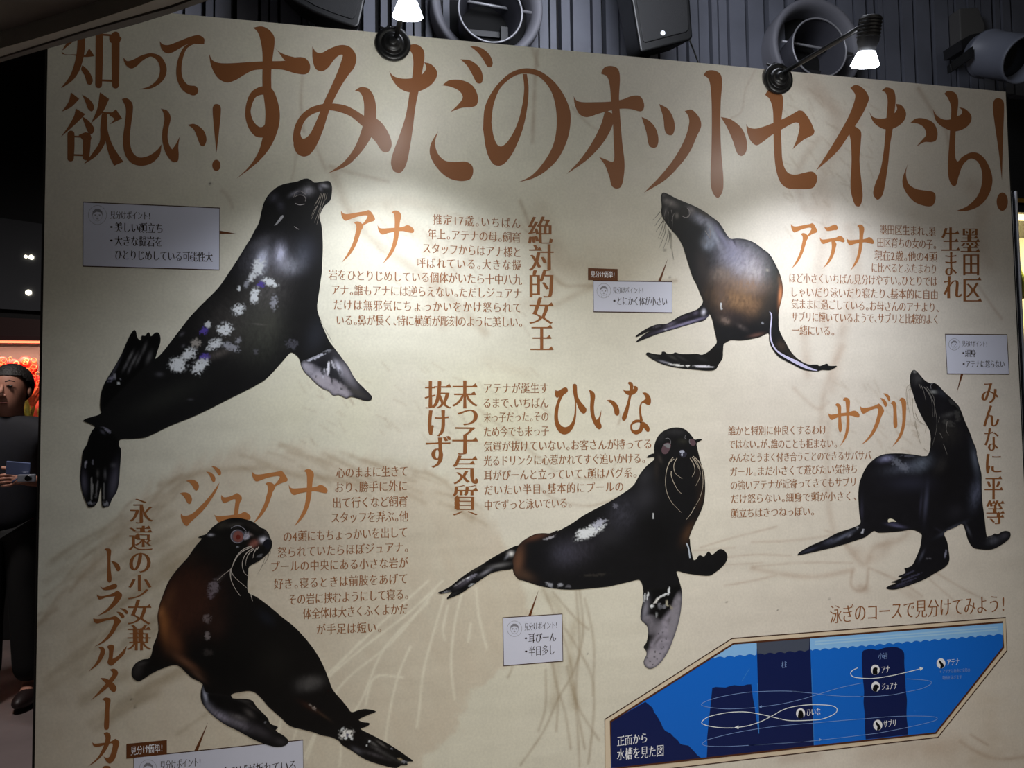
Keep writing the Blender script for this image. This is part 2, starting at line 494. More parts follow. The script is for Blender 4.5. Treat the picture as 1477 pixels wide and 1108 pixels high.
# low bulkhead over the walkway, upper left of the picture
ZB = 2.06
def soffit(name, spec, z, thick, m, lab):
    pts = PZ([tuple(map(float, w.split(','))) for w in spec.split()], z)
    bm = bmesh.new(); add_prism(bm, [Vector(p) for p in pts], (0, 0, thick)); return tag(from_bm(name, bm, m), lab, kind='structure')
def band(l0, l1): return l0+' '+' '.join(reversed(l1.split()))
S_a = '-160,104 -60,80 0,62 60,45 115,28 165,12 205,-2 260,-22 330,-50'
S_a2 = '-160,111 -60,87 0,70 60,53 115,36 165,20 205,7 260,-13 330,-41'
S_b = '-160,128 -60,102 0,82 60,63 120,44 200,21 245,8 290,-8 350,-34'
S_c = '-160,131 -60,105 0,84.5 60,66 120,47 200,24.5 245,12 292,-5 350,-29'
S_d = '-160,134 -60,109 0,90 60,72.5 120,56 200,34 245,20 296,2 352,-22'
far = '330,-420 -160,-420'
soffit('trim_2', S_a+' '+far, ZB+.03, .25, mat('bulkhead paint', (.42, .395, .36), .75, noise=.1, nscale=8), 'dull brown-grey underside of the low bulkhead')
soffit('trim_3', band(S_a, S_a2), ZB+.055, .05, mat('gap and shadow paint', (.02, .02, .02), .9), 'black gap in the edge of the low bulkhead')
soffit('trim_4', band(S_a2, S_b), ZB, .08, mat('bulkhead edge paint', (.62, .60, .56), .6, noise=.08, nscale=10), 'grey edge strip of the low bulkhead')
soffit('shadow_strip', band(S_b, S_c), ZB+.03, .05, MATS['gap and shadow paint'], 'black strip standing for the shadow under the edge of the low bulkhead')  # shadow below the edge put in as a black strip
soffit('trim_6', band(S_c, S_d), ZB-.002, .05, mat('bulkhead lip paint', (.40, .38, .36), .6), 'narrow dark lip of the low bulkhead')

# ================================================================== THE BOARD
BX0 = P1(66.4, 200).x; BX1 = P1(1453.6, 200).x
BZ1 = max(P1(360, 29.6).z, P1(1097, 101).z)
board = empty('display_board', ((BX0+BX1)/2, 0, 0), 'huge cream display board about five fur seals, printed with brown Japanese lettering', 'display board')
bm = bmesh.new(); add_box(bm, (BX0-.006, .0015, .0), (BX1+.006, .034, BZ1))
from_bm('backing_panel', bm, mat('board edge', (.10, .085, .075), .5), board)
bm = bmesh.new(); add_box(bm, (BX0, .0002, .01), (BX1, .0015, BZ1))
from_bm('edge_trim', bm, mat('pale board edge', (.62, .59, .52), .5), board)

# the printed sheet: cream paper with a huge faint seal face and pencil-like marks
STEP = .0040
nx = int((BX1-BX0)/STEP); nz = int((BZ1-.01)/STEP)
gx, gz = np.meshgrid(np.linspace(BX0, BX1, nx), np.linspace(.01, BZ1, nz))
W = np.stack([gx.ravel(), np.zeros(gx.size), gz.ravel()], 1)
q = to_px(W); X, Y = q[:, 0], q[:, 1]
cream = lin((.878, .868, .805)); pink = lin((.875, .845, .818)); tan = lin((.815, .765, .690)); yel = lin((.890, .880, .755))
col = np.tile(cream, (len(q), 1))
def mixc(w, c):
    global col
    w = np.clip(w, 0, 1)[:, None]; col = col*(1-w)+np.asarray(c)*w
def soft(cx, cy, rx, ry, a=0):
    a = math.radians(a); u = ((X-cx)*math.cos(a)+(Y-cy)*math.sin(a))/rx; v = (-(X-cx)*math.sin(a)+(Y-cy)*math.cos(a))/ry
    return np.exp(-(u*u+v*v))
def pencil(spec, w, c, s, T=PX):
    """a soft mark drawn along a path, worked only where it lies"""
    global col
    pts = smooth_path(spec, T, 5); m = 3*w+2
    cr = P([(x+dx, y+dy) for x, y in (pts.min(0), pts.max(0), (pts[:, 0].min(), pts[:, 1].max()), (pts[:, 0].max(), pts[:, 1].min())) for dx, dy in ((-m, -m), (m, m))])
    i0 = max(0, int((cr[:, 0].min()-BX0)/(BX1-BX0)*(nx-1))); i1 = min(nx, int((cr[:, 0].max()-BX0)/(BX1-BX0)*(nx-1))+2)
    j0 = max(0, int((cr[:, 2].min()-.01)/(BZ1-.01)*(nz-1))); j1 = min(nz, int((cr[:, 2].max()-.01)/(BZ1-.01)*(nz-1))+2)
    if i1 <= i0 or j1 <= j0: return
    ii = (np.arange(j0, j1)[:, None]*nx+np.arange(i0, i1)[None, :]).ravel(); g = q[ii]; d = np.full(len(g), 1e9)
    for p, r in zip(pts[:-1], pts[1:]):
        e = r-p; t = np.clip(((g-p) @ e)/max(e @ e, 1e-9), 0, 1)
        d = np.minimum(d, np.linalg.norm(g-p-t[:, None]*e, axis=1))
    k = np.where(d < 3*w)[0]; ii = ii[k]; d = d[k]
    wt = np.clip(s*np.exp(-(d/w)**2)*(.6+.8*fbm(X[ii]/14, Y[ii]/14, 2, 2)), 0, 1)[:, None]
    col[ii] = col[ii]*(1-wt)+np.asarray(c)*wt
n1 = fbm(X/150, Y/150, 0); n2 = fbm(X/22, Y/22, 1); n3 = fbm(X/5, Y/5, 2, 3)
mixc(.7*sstep(700, 1250, X), pink)
mixc(.6*soft(450, 580, 120, 90)*n1*1.5, yel); mixc(.55*soft(700, 590, 110, 60), yel)
mixc(.30*sstep(.45, .75, n1), pink)
# the big faint face, lower left
def fur_top(x): return np.interp(x, [0, 60, 130, 200, 270, 330, 380, 460, 540, 620, 660, 720, 760], [930, 880, 800, 712, 668, 648, 640, 645, 660, 680, 700, 760, 860])
face = sstep(-14, 22, Y-fur_top(X)+16*(fbm((X+Y*.4)/9, (Y-X*.3)/40, 3, 3)-.5)*2)
edge_r = np.interp(Y, [640, 760, 900, 960, 1008, 1054, 1085, 1130], [700, 790, 760, 728, 672, 652, 622, 600])
face *= 1-sstep(-6, 10, X-edge_r+18*(fbm(X/12, Y/12, 4, 3)-.5)*2)
face *= 1-sstep(1.0, 1.5, ((X-780)/120)**2+((Y-730)/70)**2)*0
mixc(.62*face*(.75+.5*fbm((X*.8+Y)/60, (Y*.5-X)/16, 1, 3)), tan)
mixc(.35*face*soft(435, 775, 95, 60), lin((.66, .60, .55)))
for sp in ('374,668 420,684 470,690 520,700', '230,700 300,680 380,676'): pencil(sp, 5, lin((.70, .63, .53)), .5)
# fur wisps along the top edge of the face and down the left
r5 = random.Random(5)
for i in range(60):
    x0 = r5.uniform(60, 660); y0 = float(fur_top(np.array([x0]))[0])+r5.uniform(0, 40); l = r5.uniform(25, 70)
    a = math.radians(r5.uniform(15, 35) if x0 > 330 else r5.uniform(150, 170)-20)
    pencil('%g,%g %g,%g %g,%g' % (x0, y0, x0+l*.5*math.cos(a), y0+l*.4*math.sin(a), x0+l*math.cos(a), y0+l*math.sin(a)), r5.uniform(2, 4), lin((.69, .62, .52)), .30)
for i in range(46):
    x0 = r5.uniform(55, 260); y0 = r5.uniform(800, 1060); l = r5.uniform(60, 150)
    pencil('%g,%g %g,%g %g,%g' % (x0, y0, x0+l*.5, y0-l*.34, x0+l, y0-l*.60), r5.uniform(3, 8), lin((.66, .60, .50)), .30)
# pale whiskers across the face
WT = tile(360, 823, 380, 1477)
for sp in ('1080,60 900,230 640,430 450,590', '1040,110 800,400 500,660 300,1060', '1000,180 760,430 640,700 590,790', '900,430 830,600 780,820 760,980',
           '1090,150 980,540 950,800 935,880', '1190,130 1150,300 1130,520 1150,720', '1270,100 1285,250 1330,440', '1110,200 1085,330 1095,390', '1240,300 1225,400',
           '1000,60 700,330 420,600', '860,600 700,600 650,760', '620,400 470,560', '370,920 320,1060', '515,960 505,1100', '270,880 240,960', '180,830 150,960'):
    pencil(sp, 1.9, lin((.92, .90, .83)), .95, WT)
for sp in ('120,960 160,900 250,840', '150,1040 200,960', '235,1000 215,1060', '300,930 360,880', '210,930 190,1010', '260,880 240,960'):
    pencil(sp, 2.5, lin((.84, .81, .73)), .5)
# thin dark whiskers under the middle seal
KT = tile(720, 823, 380, 1477)
for sp in ('250,110 330,300 400,520 440,900 450,1100', '300,120 420,260 500,330', '450,100 470,350 420,560 330,720 250,900 120,1090', '430,110 450,400 430,700 480,1000', '270,330 310,600 370,800 400,1000',
           '350,300 430,420 520,600 530,800 500,1080', '480,160 530,400 525,700', '300,520 330,700 320,900', '75,540 50,600', '380,540 440,760 560,950', '260,560 260,760 220,900'):
    pencil(sp, 2.0, lin((.62, .55, .45)), .45, KT)
for sp in ('250,110 340,240 330,500 300,760', '420,300 400,500 420,760'): pencil(sp, 7, lin((.70, .65, .55)), .35, KT)
# pencil wash strokes over the rest of the sheet
brown = lin((.66, .58, .48)); brp = lin((.70, .61, .54))
for sp, w, s in (('480,250 520,330 600,390 660,440 700,480', 7, .35), ('476,240 510,250 560,262', 3, .3), ('520,300 560,290 620,300 700,340 760,345', 10, .20), ('700,340 670,380 620,420 640,470', 8, .25), ('560,300 640,360 690,330', 12, .18),
                 ('775,72 772,110 770,160 768,205', 3, .45), ('768,70 776,95', 2.5, .45), ('825,155 850,180 870,190', 2, .3), ('436,110 434,150 438,190', 2.5, .35), ('430,180 425,240 420,260', 2, .25), ('455,210 470,245', 3, .3),
                 ('1090,100 1075,130 1070,160 1055,170', 1.5, .3), ('750,290 800,400 850,412 975,405', 3, .4), ('780,300 800,360 790,430 760,440', 14, .22), ('760,330 830,390 900,400', 16, .22), ('800,440 860,410', 5, .35),
                 ('1165,110 1190,140 1210,190 1185,260 1175,300', 12, .30), ('1180,200 1150,250 1160,300', 6, .25), ('1130,110 1180,140 1240,180', 9, .22), ('1325,128 1345,160 1365,190 1372,240', 3.5, .45),
                 ('1195,280 1190,330 1180,400 1190,470', 10, .26), ('1225,330 1235,400 1215,480 1200,560', 9, .30), ('1400,270 1420,300 1410,340 1425,380', 14, .30), ('1410,410 1430,440 1445,460', 2, .35), ('1160,480 1165,540', 7, .3), ('1215,500 1190,560 1185,610', 5, .3),
                 ('1145,560 1160,575 1180,590 1195,580', 3, .25), ('1195,600 1192,680 1197,740 1205,770', 5, .30), ('1190,765 1200,772 1140,780 1085,782', 2, .35), ('1150,745 1145,700', 2, .2),
                 ('1085,820 1140,830 1180,832 1230,822', 4, .40), ('1085,818 1150,812 1230,812', 1.6, .35), ('1220,785 1240,810 1250,812 1262,790 1300,778 1310,765', 5, .40), ('1235,795 1260,805 1285,785', 9, .28), ('1229,825 1228,845 1240,853 1250,845 1252,820', 2.4, .45),
                 ('1240,848 1248,850', 6, .45), ('1255,820 1300,840 1330,860', 2, .40), ('1300,850 1350,880 1400,890', 6, .25), ('1350,826 1390,850 1420,865', 1.6, .45), ('1340,835 1380,870', 1.4, .3),
                 ('1010,790 1060,775 1120,760', 1.5, .4), ('1040,805 1090,800 1140,802', 1.5, .4), ('1045,845 1085,838 1120,830', 1.5, .4), ('1045,815 1100,812', 1.4, .3), ('1000,795 1060,790', 1.5, .3),
                 ('1385,1070 1410,1085 1440,1095 1477,1092', 3, .5), ('1400,1060 1425,1075', 2, .5), ('1250,1090 1330,1080 1370,1075', 16, .30), ('1130,1095 1180,1090', 8, .3), ('775,700 800,720 850,730 900,715', 2.2, .35), ('690,590 740,630 800,680', 3, .30),
                 ('890,590 895,600 892,612', 1.8, .5), ('890,665 870,690 830,690', 2, .25), ('320,275 330,285 335,300', 3, .25), ('700,520 760,540', 9, .15)):
    pencil(sp, w, brp if sp[0] == '1' else brown, s)
mixc(.20*soft(1330, 330, 60, 120)*n2*1.6, brown); mixc(.28*soft(1430, 1030, 60, 80)*n2*1.4, brown); mixc(.30*soft(1400, 1090, 120, 30)*n2*1.6, brown)
mixc(.22*soft(850, 380, 90, 30)*n2*1.8, brown); mixc(.18*soft(620, 380, 90, 60)*n2*1.8, pink)
for i in range(240):                                        # fine hatching of the pencil drawing
    x0, y0 = r5.choice([(r5.uniform(540, 760), r5.uniform(300, 470)), (r5.uniform(1120, 1260), r5.uniform(120, 330)), (r5.uniform(1200, 1330), r5.uniform(540, 660)), (r5.uniform(430, 780), r5.uniform(520, 640))])
    l = r5.uniform(8, 22); a = r5.uniform(.3, 1.2)
    pencil('%g,%g %g,%g' % (x0, y0, x0+l*math.cos(a), y0+l*math.sin(a)), 1.4, brown, .22)
for (sx, sy, r) in ((306, 999.5, 2.3), (190, 1009, 1.6), (195, 1020, 1.6), (1050, 1078, 1.3), (966, 400, 1.3), (959, 361, 1.5), (303, 265, 1.8), (847, 943, 1), (1048, 869, 1.2), (1196, 864, 1.2), (1122, 880, 1.0)):
    mixc(.9*np.exp(-(((X-sx)**2+(Y-sy)**2)/r**2)), lin((.25, .2, .15)))
col *= (1+.09*(n2-.5)+.05*(n3-.5))[:, None]
idx = np.arange(nx*nz).reshape(nz, nx)
quads = np.stack([idx[:-1, :-1], idx[:-1, 1:], idx[1:, 1:], idx[1:, :-1]], -1).reshape(-1, 4)
me = bpy.data.meshes.new('printed_sheet'); me.vertices.add(len(W)); me.vertices.foreach_set('co', W.astype(np.float32).ravel())
me.loops.add(quads.size); me.loops.foreach_set('vertex_index', quads.astype(np.int32).ravel())
me.polygons.add(len(quads)); me.polygons.foreach_set('loop_start', np.arange(0, quads.size, 4, dtype=np.int32)); me.update(calc_edges=True)
a = me.color_attributes.new('ink', 'FLOAT_COLOR', 'POINT')
a.data.foreach_set('color', np.hstack([np.clip(col, 0, 1), np.ones((len(col), 1))]).astype(np.float32).ravel())
sheet_m = print_mat('printed cream sheet', .40, .35, .05, 160.0)
nt = sheet_m.node_tree; b = nt.nodes['Principled BSDF']     # the sheet is not quite flat: soft ripples catch the lamps
tc = nt.nodes.new('ShaderNodeTexCoord'); mp = nt.nodes.new('ShaderNodeMapping'); mp.inputs['Scale'].default_value = (.7, 1, 3.4)
wn = nt.nodes.new('ShaderNodeTexNoise'); wn.inputs['Scale'].default_value = 2.2; wn.inputs['Detail'].default_value = 2
bp = nt.nodes.new('ShaderNodeBump'); bp.inputs['Strength'].default_value = .35; bp.inputs['Distance'].default_value = .01
nt.links.new(tc.outputs['Object'], mp.inputs['Vector']); nt.links.new(mp.outputs['Vector'], wn.inputs['Vector'])
nt.links.new(wn.outputs['Fac'], bp.inputs['Height']); nt.links.new(bp.outputs['Normal'], b.inputs['Normal'])
link('printed_sheet', me, sheet_m, board)

# ------------------------------------------------------------------ title
title_m = mat('brown title ink', (.57, .365, .225), .40, spec=.35)
ink = Ink()
I = lambda s: ink.O(s, T1)
ink.S('445,180,26 405,222,24 372,256,14 352,280,3', T1)
I('345,288c 365,303 420,305 480,308c 500,270c 530,315c 480,320 400,308 350,303')
ink.S('455,180,42 455,260,44 445,330,42 425,395,38 395,445,26 345,492,3', T1)
I('462,365c 495,395 515,430 520,455 508,475 490,470 475,425 455,390')
ink.S('557,200,42 556,340,42 553,476,38', T1); ink.S('648,200,46 648,340,44 648,478,38', T1)
I('612,202c 642,178c 682,214c 668,240 640,250 615,230'); ink.line([T1(560, 193), T1(645, 200)], 2.9); ink.line([T1(560, 450), T1(650, 455)], 3)
I('692,322c 712,342 745,335 790,312 850,298 905,320 935,385 915,450 850,495 780,502c 840,482 885,440 897,385 880,338 845,318 800,340 765,372 735,385 708,368 694,340')
I('895,230c 912,248 945,252 1005,230 1070,205 1115,197 1145,217 1145,247c 1105,247 1060,245 1010,270 960,297 930,297 905,272')
ink.S('1085,242,10 1040,268,18 1012,330,25 1003,400,30 1014,455,34 1045,495,44 1084,508,56', T1)
I('398,518c 445,555c 400,600 347,626c 385,570'); I('460,530c 505,560 528,600 515,625 495,612 478,570')
I('425,608c 478,640c 430,690 340,770c 385,705 415,650'); I('458,650c 500,680 528,720 520,748 500,750 478,705')
ink.S('398,752,40 398,820,40 396,888,36', T1); ink.S('488,765,44 486,820,42 482,880,38', T1); I('440,757c 482,740c 514,772c 500,800 470,790')
ink.line([T1(400, 765), T1(480, 768)], 2.4); ink.line([T1(395, 868), T1(485, 872)], 2.6)
I('560,517c 612,555c 575,630 510,692c 545,610'); ink.line([T1(570, 632), T1(648, 636)], 2.6); I('612,645c 650,612c 685,665c 615,697c 640,668')
I('570,640c 600,636c 602,740 590,800 545,870 468,923c 525,850 560,790 562,720'); I('596,690c 612,762 640,830 692,907c 640,930c 610,865 592,780')
I('683,555c 710,550 740,575 746,610 735,700 728,780 742,850 778,882 830,875 880,842 907,808c 895,870 850,915 790,930 735,912 700,862 690,780 702,680 705,605')
I('902,608c 940,622 957,660 945,720 940,770 950,815 965,838c 985,810 1008,765c 1000,820 1002,875 995,905 970,908 935,870 912,800 910,740 922,670 915,630')
I('1052,700c 1090,695 1140,730 1158,780 1145,818 1125,815 1108,775 1085,725')
I('1192,612 1200,588 1215,583 1232,590 1239,614 1230,720 1214,858c 1200,720'); ink.disc(T1(1213, 927), 6.0, 8.2)
ink.build('small_title_lettering', title_m, board, 2)
ink = Ink(); I = lambda s: ink.O(s, T2)
# su
I('-228,300c -205,340 -150,355 0,348 100,343 200,340 255,322 310,325 338,360 335,400 310,417 260,412 180,390 100,388 20,395 -30,420 -80,450 -130,463 -180,435 -215,370')
I('137,262c 165,290 210,310 255,322c 240,350 200,340 160,290'); I('20,155c 70,148 115,172 140,215 130,320 122,400 122,500c 72,500c 72,400 72,300 62,230 45,180')
ink.S('100,510,50 60,510,46 15,540,36 -9,620,30 5,690,40 45,738,58 90,735,60 120,690,50', T2)
I('72,490c 122,495 155,560 170,650 155,740 110,835 40,915 -74,1003c 0,930 50,850 72,775 85,700 88,620')
# mi
I('352,260c 372,290 402,297 450,272 515,252 565,265 598,315 588,375 555,420 515,480 465,575 440,640 410,735 370,825 335,868 300,878 262,855 247,800 285,752c 293,774 308,777 335,755 360,710 390,640 415,575 450,500 490,410 515,340 522,308 500,312 470,340 440,380 405,400 370,385 353,330')
I('247,800 250,720 285,650 340,605 410,583 470,580 540,592 600,622 645,650 710,665 750,700 785,760 797,810 785,845 765,855 740,845 710,800 685,770 660,730 630,705 570,655 510,630 450,618 390,626 330,655 300,695 285,745 283,770c')
I('590,508c 625,488 670,500 703,560 710,660 700,730 670,790 620,860 545,930 440,972c 520,915 575,850 610,780 635,700 642,620 638,560 620,520')
# da
DA_BAR = '783,398c 805,425 850,440 915,438 960,422 985,395 990,375 978,348c 1020,362 1050,400 1045,440 1010,482 950,512 890,517 835,490 797,440'
I(DA_BAR); I('880,275c 900,252 940,250 975,280 980,330 968,400 950,500 930,600 915,720 895,850 875,930 845,968 810,960 793,920 800,870 840,760 875,650 897,520 912,430 918,350 908,295')
I('1080,478c 1120,450 1190,450 1250,480 1280,540 1275,585 1250,600 1190,605 1125,628c 1170,585 1195,545 1175,510 1130,488')
I('1057,735c 1040,800 1055,860 1095,900 1150,908 1215,907 1248,930 1253,970 1235,1005 1180,1015 1110,995 1050,940 1012,870 1015,810')
I('1182,332c 1240,340 1290,380 1308,430 1300,465 1275,465 1252,425 1220,370'); I('1233,258c 1290,265 1340,300 1363,350 1355,375 1335,375 1310,335 1275,290')
I = lambda s: ink.O(s, T3)
# no
I('133,415c 155,415c 165,490 158,600 130,730 80,850 35,912 0,930 -35,918 -70,850 -91,720c -44,680c -32,760 -10,812 15,820 50,790 95,710 125,610 140,500')
I('-91,730c -80,600 -30,500 40,425 100,392 165,383 230,400 300,450 355,520 395,610 400,690 380,790 330,890 260,960 190,1000 105,1023c 180,985 245,915 300,820 322,710 315,590 285,500 225,432 160,413 100,420 40,458 0,505 -32,590 -44,690c')
# o
I('417,537c 430,560 460,572 540,573 620,570 690,558 745,538 790,540 812,580 808,615 790,625 740,612 680,610 600,625 550,640 490,657 450,640 425,590')
I('570,412c 590,378 630,370 665,385 677,430 672,550 678,650 690,800 703,920 695,1010 680,1050 655,1058 630,1040 620,1000 595,930 560,880c 600,895 635,908 645,890 642,800 638,690 628,580 620,480 605,430')
I('595,615c 640,640c 640,690 590,790 500,890 377,977c 450,900 520,800 570,700')
# tsu
I('798,655c 845,680 880,725 893,780 885,820 865,830 840,815 825,740'); I('897,583c 945,610 975,660 985,715 972,755 950,757 930,735 920,660')
I('1040,622c 1080,615 1125,665 1132,710 1110,760 1070,850 1010,930 930,1010 810,1082c 900,990 980,890 1040,780 1065,690 1060,650')
# to
TO_V = '1145,420c 1165,398 1205,395 1240,415 1250,460 1243,560 1240,700 1245,850 1257,1000 1252,1075 1225,1110 1195,1075 1185,1000 1190,850 1192,650 1188,520 1175,445'
TO_D = '1242,655c 1300,670 1360,720 1388,790 1385,850 1360,875 1335,860 1310,790 1275,710'
I(TO_V); I(TO_D)
I = lambda s: ink.O(s, T4)
# se
I('-80,695c -65,715 -20,720 70,690 150,655 215,618c 240,625 280,680 303,735c 295,755 240,785 180,836c 205,775 218,715 215,690c 190,688 120,725 60,760 0,805 -25,815 -55,790 -75,740')
I('25,532c 45,505 90,505 122,535 127,580 115,700 118,820 125,910 150,965 190,980 240,970 290,962 315,985 315,1020 290,1055 220,1060 150,1055 110,1020 85,940 75,830 72,700 68,610 50,555')
# i
I('503,492c 535,475 580,500 607,545 600,580 560,660 500,750 430,850 310,958c 380,850 440,750 495,650 525,570 530,530'); I('525,705c 562,735 563,790 555,900 568,1040 572,1110 555,1157 530,1150 505,1060 510,900 505,790 495,745c')
# ta
I('610,627c 630,655 670,665 710,660 745,640 765,612 758,582c 790,590 815,630 808,670 775,705 720,727 670,715 630,680')
I('680,508c 705,490 745,505 757,550 752,620 740,730 725,820 715,920 695,1050 680,1100 655,1120 632,1090 640,1040 670,960 690,850 700,740 707,640 712,560 700,520')
I('838,690c 870,665 920,665 970,690 992,740 985,785 960,797 920,797 873,822c 905,785 928,755 915,715 880,693')
I('827,915c 815,970 830,1030 870,1058 920,1068 965,1075 980,1090 978,1130 960,1155 920,1155 860,1130 810,1070 795,1010')
# chi
I('965,610c 985,645 1020,668 1060,670 1095,655 1125,640 1130,620 1110,600c 1150,612 1182,650 1175,690 1140,722 1085,737 1035,720 985,680')
I('1030,525c 1050,510 1090,520 1108,560 1100,660 1092,770 1092,880 1105,905 1130,880 1180,855 1225,862 1270,910 1300,1000 1285,1080 1240,1145 1170,1180 1095,1184c 1160,1155 1215,1100 1240,1030 1240,960 1215,905 1175,890 1135,925 1110,990 1095,1040 1075,1040 1055,1000 1050,930 1058,800 1065,680 1068,600 1050,550')
I('1302,592 1312,558 1335,550 1360,565 1365,602 1360,750 1353,1012c 1335,850 1312,690'); ink.disc(T4(1355, 1131), 8.2, 13.4)
ink.build('title_lettering', title_m, board, 2)

# ------------------------------------------------------------------ the five names
name_m = mat('orange-brown name ink', (.71, .475, .285), .40, spec=.35)
def remap(b0, b1, T):
    (x0, x1, y0, y1), (u0, u1, v0, v1) = b0, b1
    return lambda x, y: T(u0+(x-x0)/(x1-x0)*(u1-u0), v0+(y-y0)/(y1-y0)*(v1-v0))
A_BAR = '133,105c 175,145 240,155 400,130 530,108 580,90c 615,110 665,180 690,240 670,268 600,290 520,330 485,355c 470,325c 500,300 540,250 567,190 540,178 480,182 350,215 260,250 205,265 165,230 140,170'
A_DN = '345,300c 380,278 440,285 490,330 495,370 460,430 430,530 370,680 280,820 145,950c 240,800 320,640 365,480 385,380 375,330'
NA_BAR = '728,335c 760,380 810,392 1000,380 1090,375 1160,360 1215,335 1260,350 1310,390 1325,430 1305,462 1240,455 1150,435 1090,435 1000,445 900,465 825,490 785,480 745,420'
NA_DN = '960,130c 1000,102 1060,105 1105,145 1115,200 1095,290 1085,400 1070,530 1030,680 950,830 815,968c 900,820 960,690 990,560 1005,420 1010,280 1005,190 990,145'
N1 = tile(480, 295, 130, 1470); N2 = tile(1135, 310, 130, 1470); N3 = tile(795, 545, 150, 1471); N4 = tile(1190, 560, 126, 1470); N5 = tile(252, 668, 120, 1330); N6 = tile(355, 668, 120, 1330)
bA, bN = (133, 690, 90, 950), (728, 1325, 102, 968)
ink = Ink()
for s in (A_BAR, A_DN, NA_BAR, NA_DN): ink.O(s, N1)
ink.build('name_lettering', name_m, board, 2, 'two orange-brown katakana beside the upper left seal')
ink = Ink(); TA = remap(bA, (65, 495, 133, 885), N2); TN = remap(bN, (970, 1420, 160, 912), N2)
ink.O(A_BAR, TA); ink.O(A_DN, TA); ink.O(NA_BAR, TN); ink.O(NA_DN, TN)
ink.O('598,182c 625,200 660,205 720,180 780,160 815,175 830,215 815,245 770,250 700,262 655,262 625,230', N2)
ink.O('535,365c 560,395 600,402 720,385 800,370 860,342 900,355 940,410 940,440 915,448 860,430 780,428 700,440 640,460 595,475 560,450 540,400', N2)
ink.O('725,425c 770,420 808,470 800,520 770,640 700,770 575,885c 650,780 705,660 730,540', N2)
ink.build('name_lettering', name_m, board, 2, 'three orange-brown katakana beside the upper right seal')
ink = Ink(); TA = remap(bA, (90, 665, 120, 980), N6); TN = remap(bN, (680, 1303, 100, 1015), N6)
ink.O(A_BAR, TA); ink.O(A_DN, TA); ink.O(NA_BAR, TN); ink.O(NA_DN, TN)
for s in ('75,488c 130,470 200,475 250,510 277,575 260,640 232,655 200,630 165,565 120,510', '183,288c 240,265 300,270 355,300 388,360 375,420 345,440 315,420 275,355 230,305', '500,137c 560,145 620,185 650,240 645,290 622,305 595,285 570,225 540,175',
          '583,50c 640,55 710,95 742,145 735,190 712,200 690,180 660,130 620,80', '100,805c 130,840 200,842 290,800 420,680 540,550 640,420 720,305c 680,420 600,560 480,730 350,860 250,950 205,1005 170,1000 120,930 98,860',
          '745,505c 770,540 810,548 890,530 950,505 995,480 1030,500 1070,540 1070,590 1045,630 1030,700 1010,835c 945,835c 960,700 970,620 970,580c 940,578 880,605 810,635 775,630 745,580',
          '632,820c 660,845 720,850 850,838 950,825 1040,815 1110,780 1160,800 1210,850 1205,900 1150,905 1000,890 850,900 750,945 700,945 660,890'): ink.O(s, N5)
ink.build('name_lettering', name_m, board, 2, 'four orange-brown katakana over the lower left seal')
ink = Ink()
for s in ('65,165c 80,185 110,180 160,150 205,135 230,155 235,190 215,215 185,235 150,290 120,370 100,470 98,570 115,640 160,688 210,698 260,670 300,610 325,530 335,430 335,330c 352,330c 355,430 350,560 330,660 290,740 235,790 180,802 120,775 70,700 45,600 48,480 65,400 90,320 110,268c 90,283 65,272 52,220',
          '303,125 312,92 335,85 358,100 365,140 368,210 380,270 420,340 470,400 500,445 490,490 460,510 425,490 385,430 355,350 335,335c 325,280 310,200', '530,172c 570,180 610,215 622,265 610,350 605,430 615,530 640,595c 670,570 710,455c 705,530 690,610 712,670 710,710 680,730 640,705 590,620 560,520 550,420 555,300 548,220',
          '783,318c 840,312 905,345 950,410 965,475 955,525 930,538 900,515 885,440 850,370', '1012,150c 1030,175 1080,182 1140,175 1160,160 1170,140 1162,115c 1200,118 1225,145 1220,185 1185,225 1130,247 1080,240 1035,205', '1082,75c 1100,58 1135,62 1158,95 1160,140 1145,220 1125,300 1100,430 1070,560 1040,608 1010,600 1000,560 1030,480 1075,350 1100,240 1112,160 1105,105',
          '1288,210c 1340,210 1390,250 1412,310 1405,370 1380,388 1350,380 1310,355 1285,360c 1275,400 1275,500 1300,612c 1255,612c 1245,480 1250,400 1275,345 1310,318 1335,290 1320,250', '1262,618c 1310,625 1370,670 1392,720 1385,760 1355,762 1320,720 1280,685'): ink.O(s, N3)
ink.S('1280,625,44 1245,612,38 1190,618,42 1142,655,28 1130,695,22 1148,750,34 1200,772,62 1258,745,60 1278,690,52', N3, closed=True)
ink.build('name_lettering', mat('brown name ink', (.55, .335, .165), .40, spec=.35), board, 2, 'three brown hiragana over the middle seal')
BU = '592,300c 620,325 700,328 820,300 875,275 905,258c 945,290 990,365 990,400 950,480 900,620 820,770 720,880 610,955c 730,820 820,650 870,500 895,380 885,345 840,345 740,385 650,432 615,410 595,350'
BU1, BU2 = '930,165c 980,175 1030,225 1045,280 1025,312 1000,300 975,240', '980,87c 1035,95 1085,140 1097,190 1085,218 1065,210 1040,165'
ink = Ink()
for s in ('47,410c 75,440 120,445 250,425 400,405 480,380 530,390 578,440 575,485 545,492 470,470 400,462 270,475 180,505 120,535 80,510', '170,285c 195,258 240,265 270,310 270,420 275,550 285,650 275,725 255,740 235,720 222,650 222,500 215,380 200,310', '300,203c 325,160 375,162 415,200 420,260 410,400 412,540 405,680 360,830 243,992c 310,850 350,700 360,560 358,420 350,290 340,220',
          BU, BU1, BU2, '1103,262c 1130,225 1170,222 1198,265 1205,400 1215,550 1215,640 1195,675 1165,660 1150,600 1150,450 1145,330 1130,275', '1250,208c 1275,165 1320,165 1360,215 1365,300 1362,450 1350,600 1310,760 1240,880 1130,990c 1210,860 1270,720 1298,580 1300,420 1290,280 1275,220'): ink.O(s, N4)
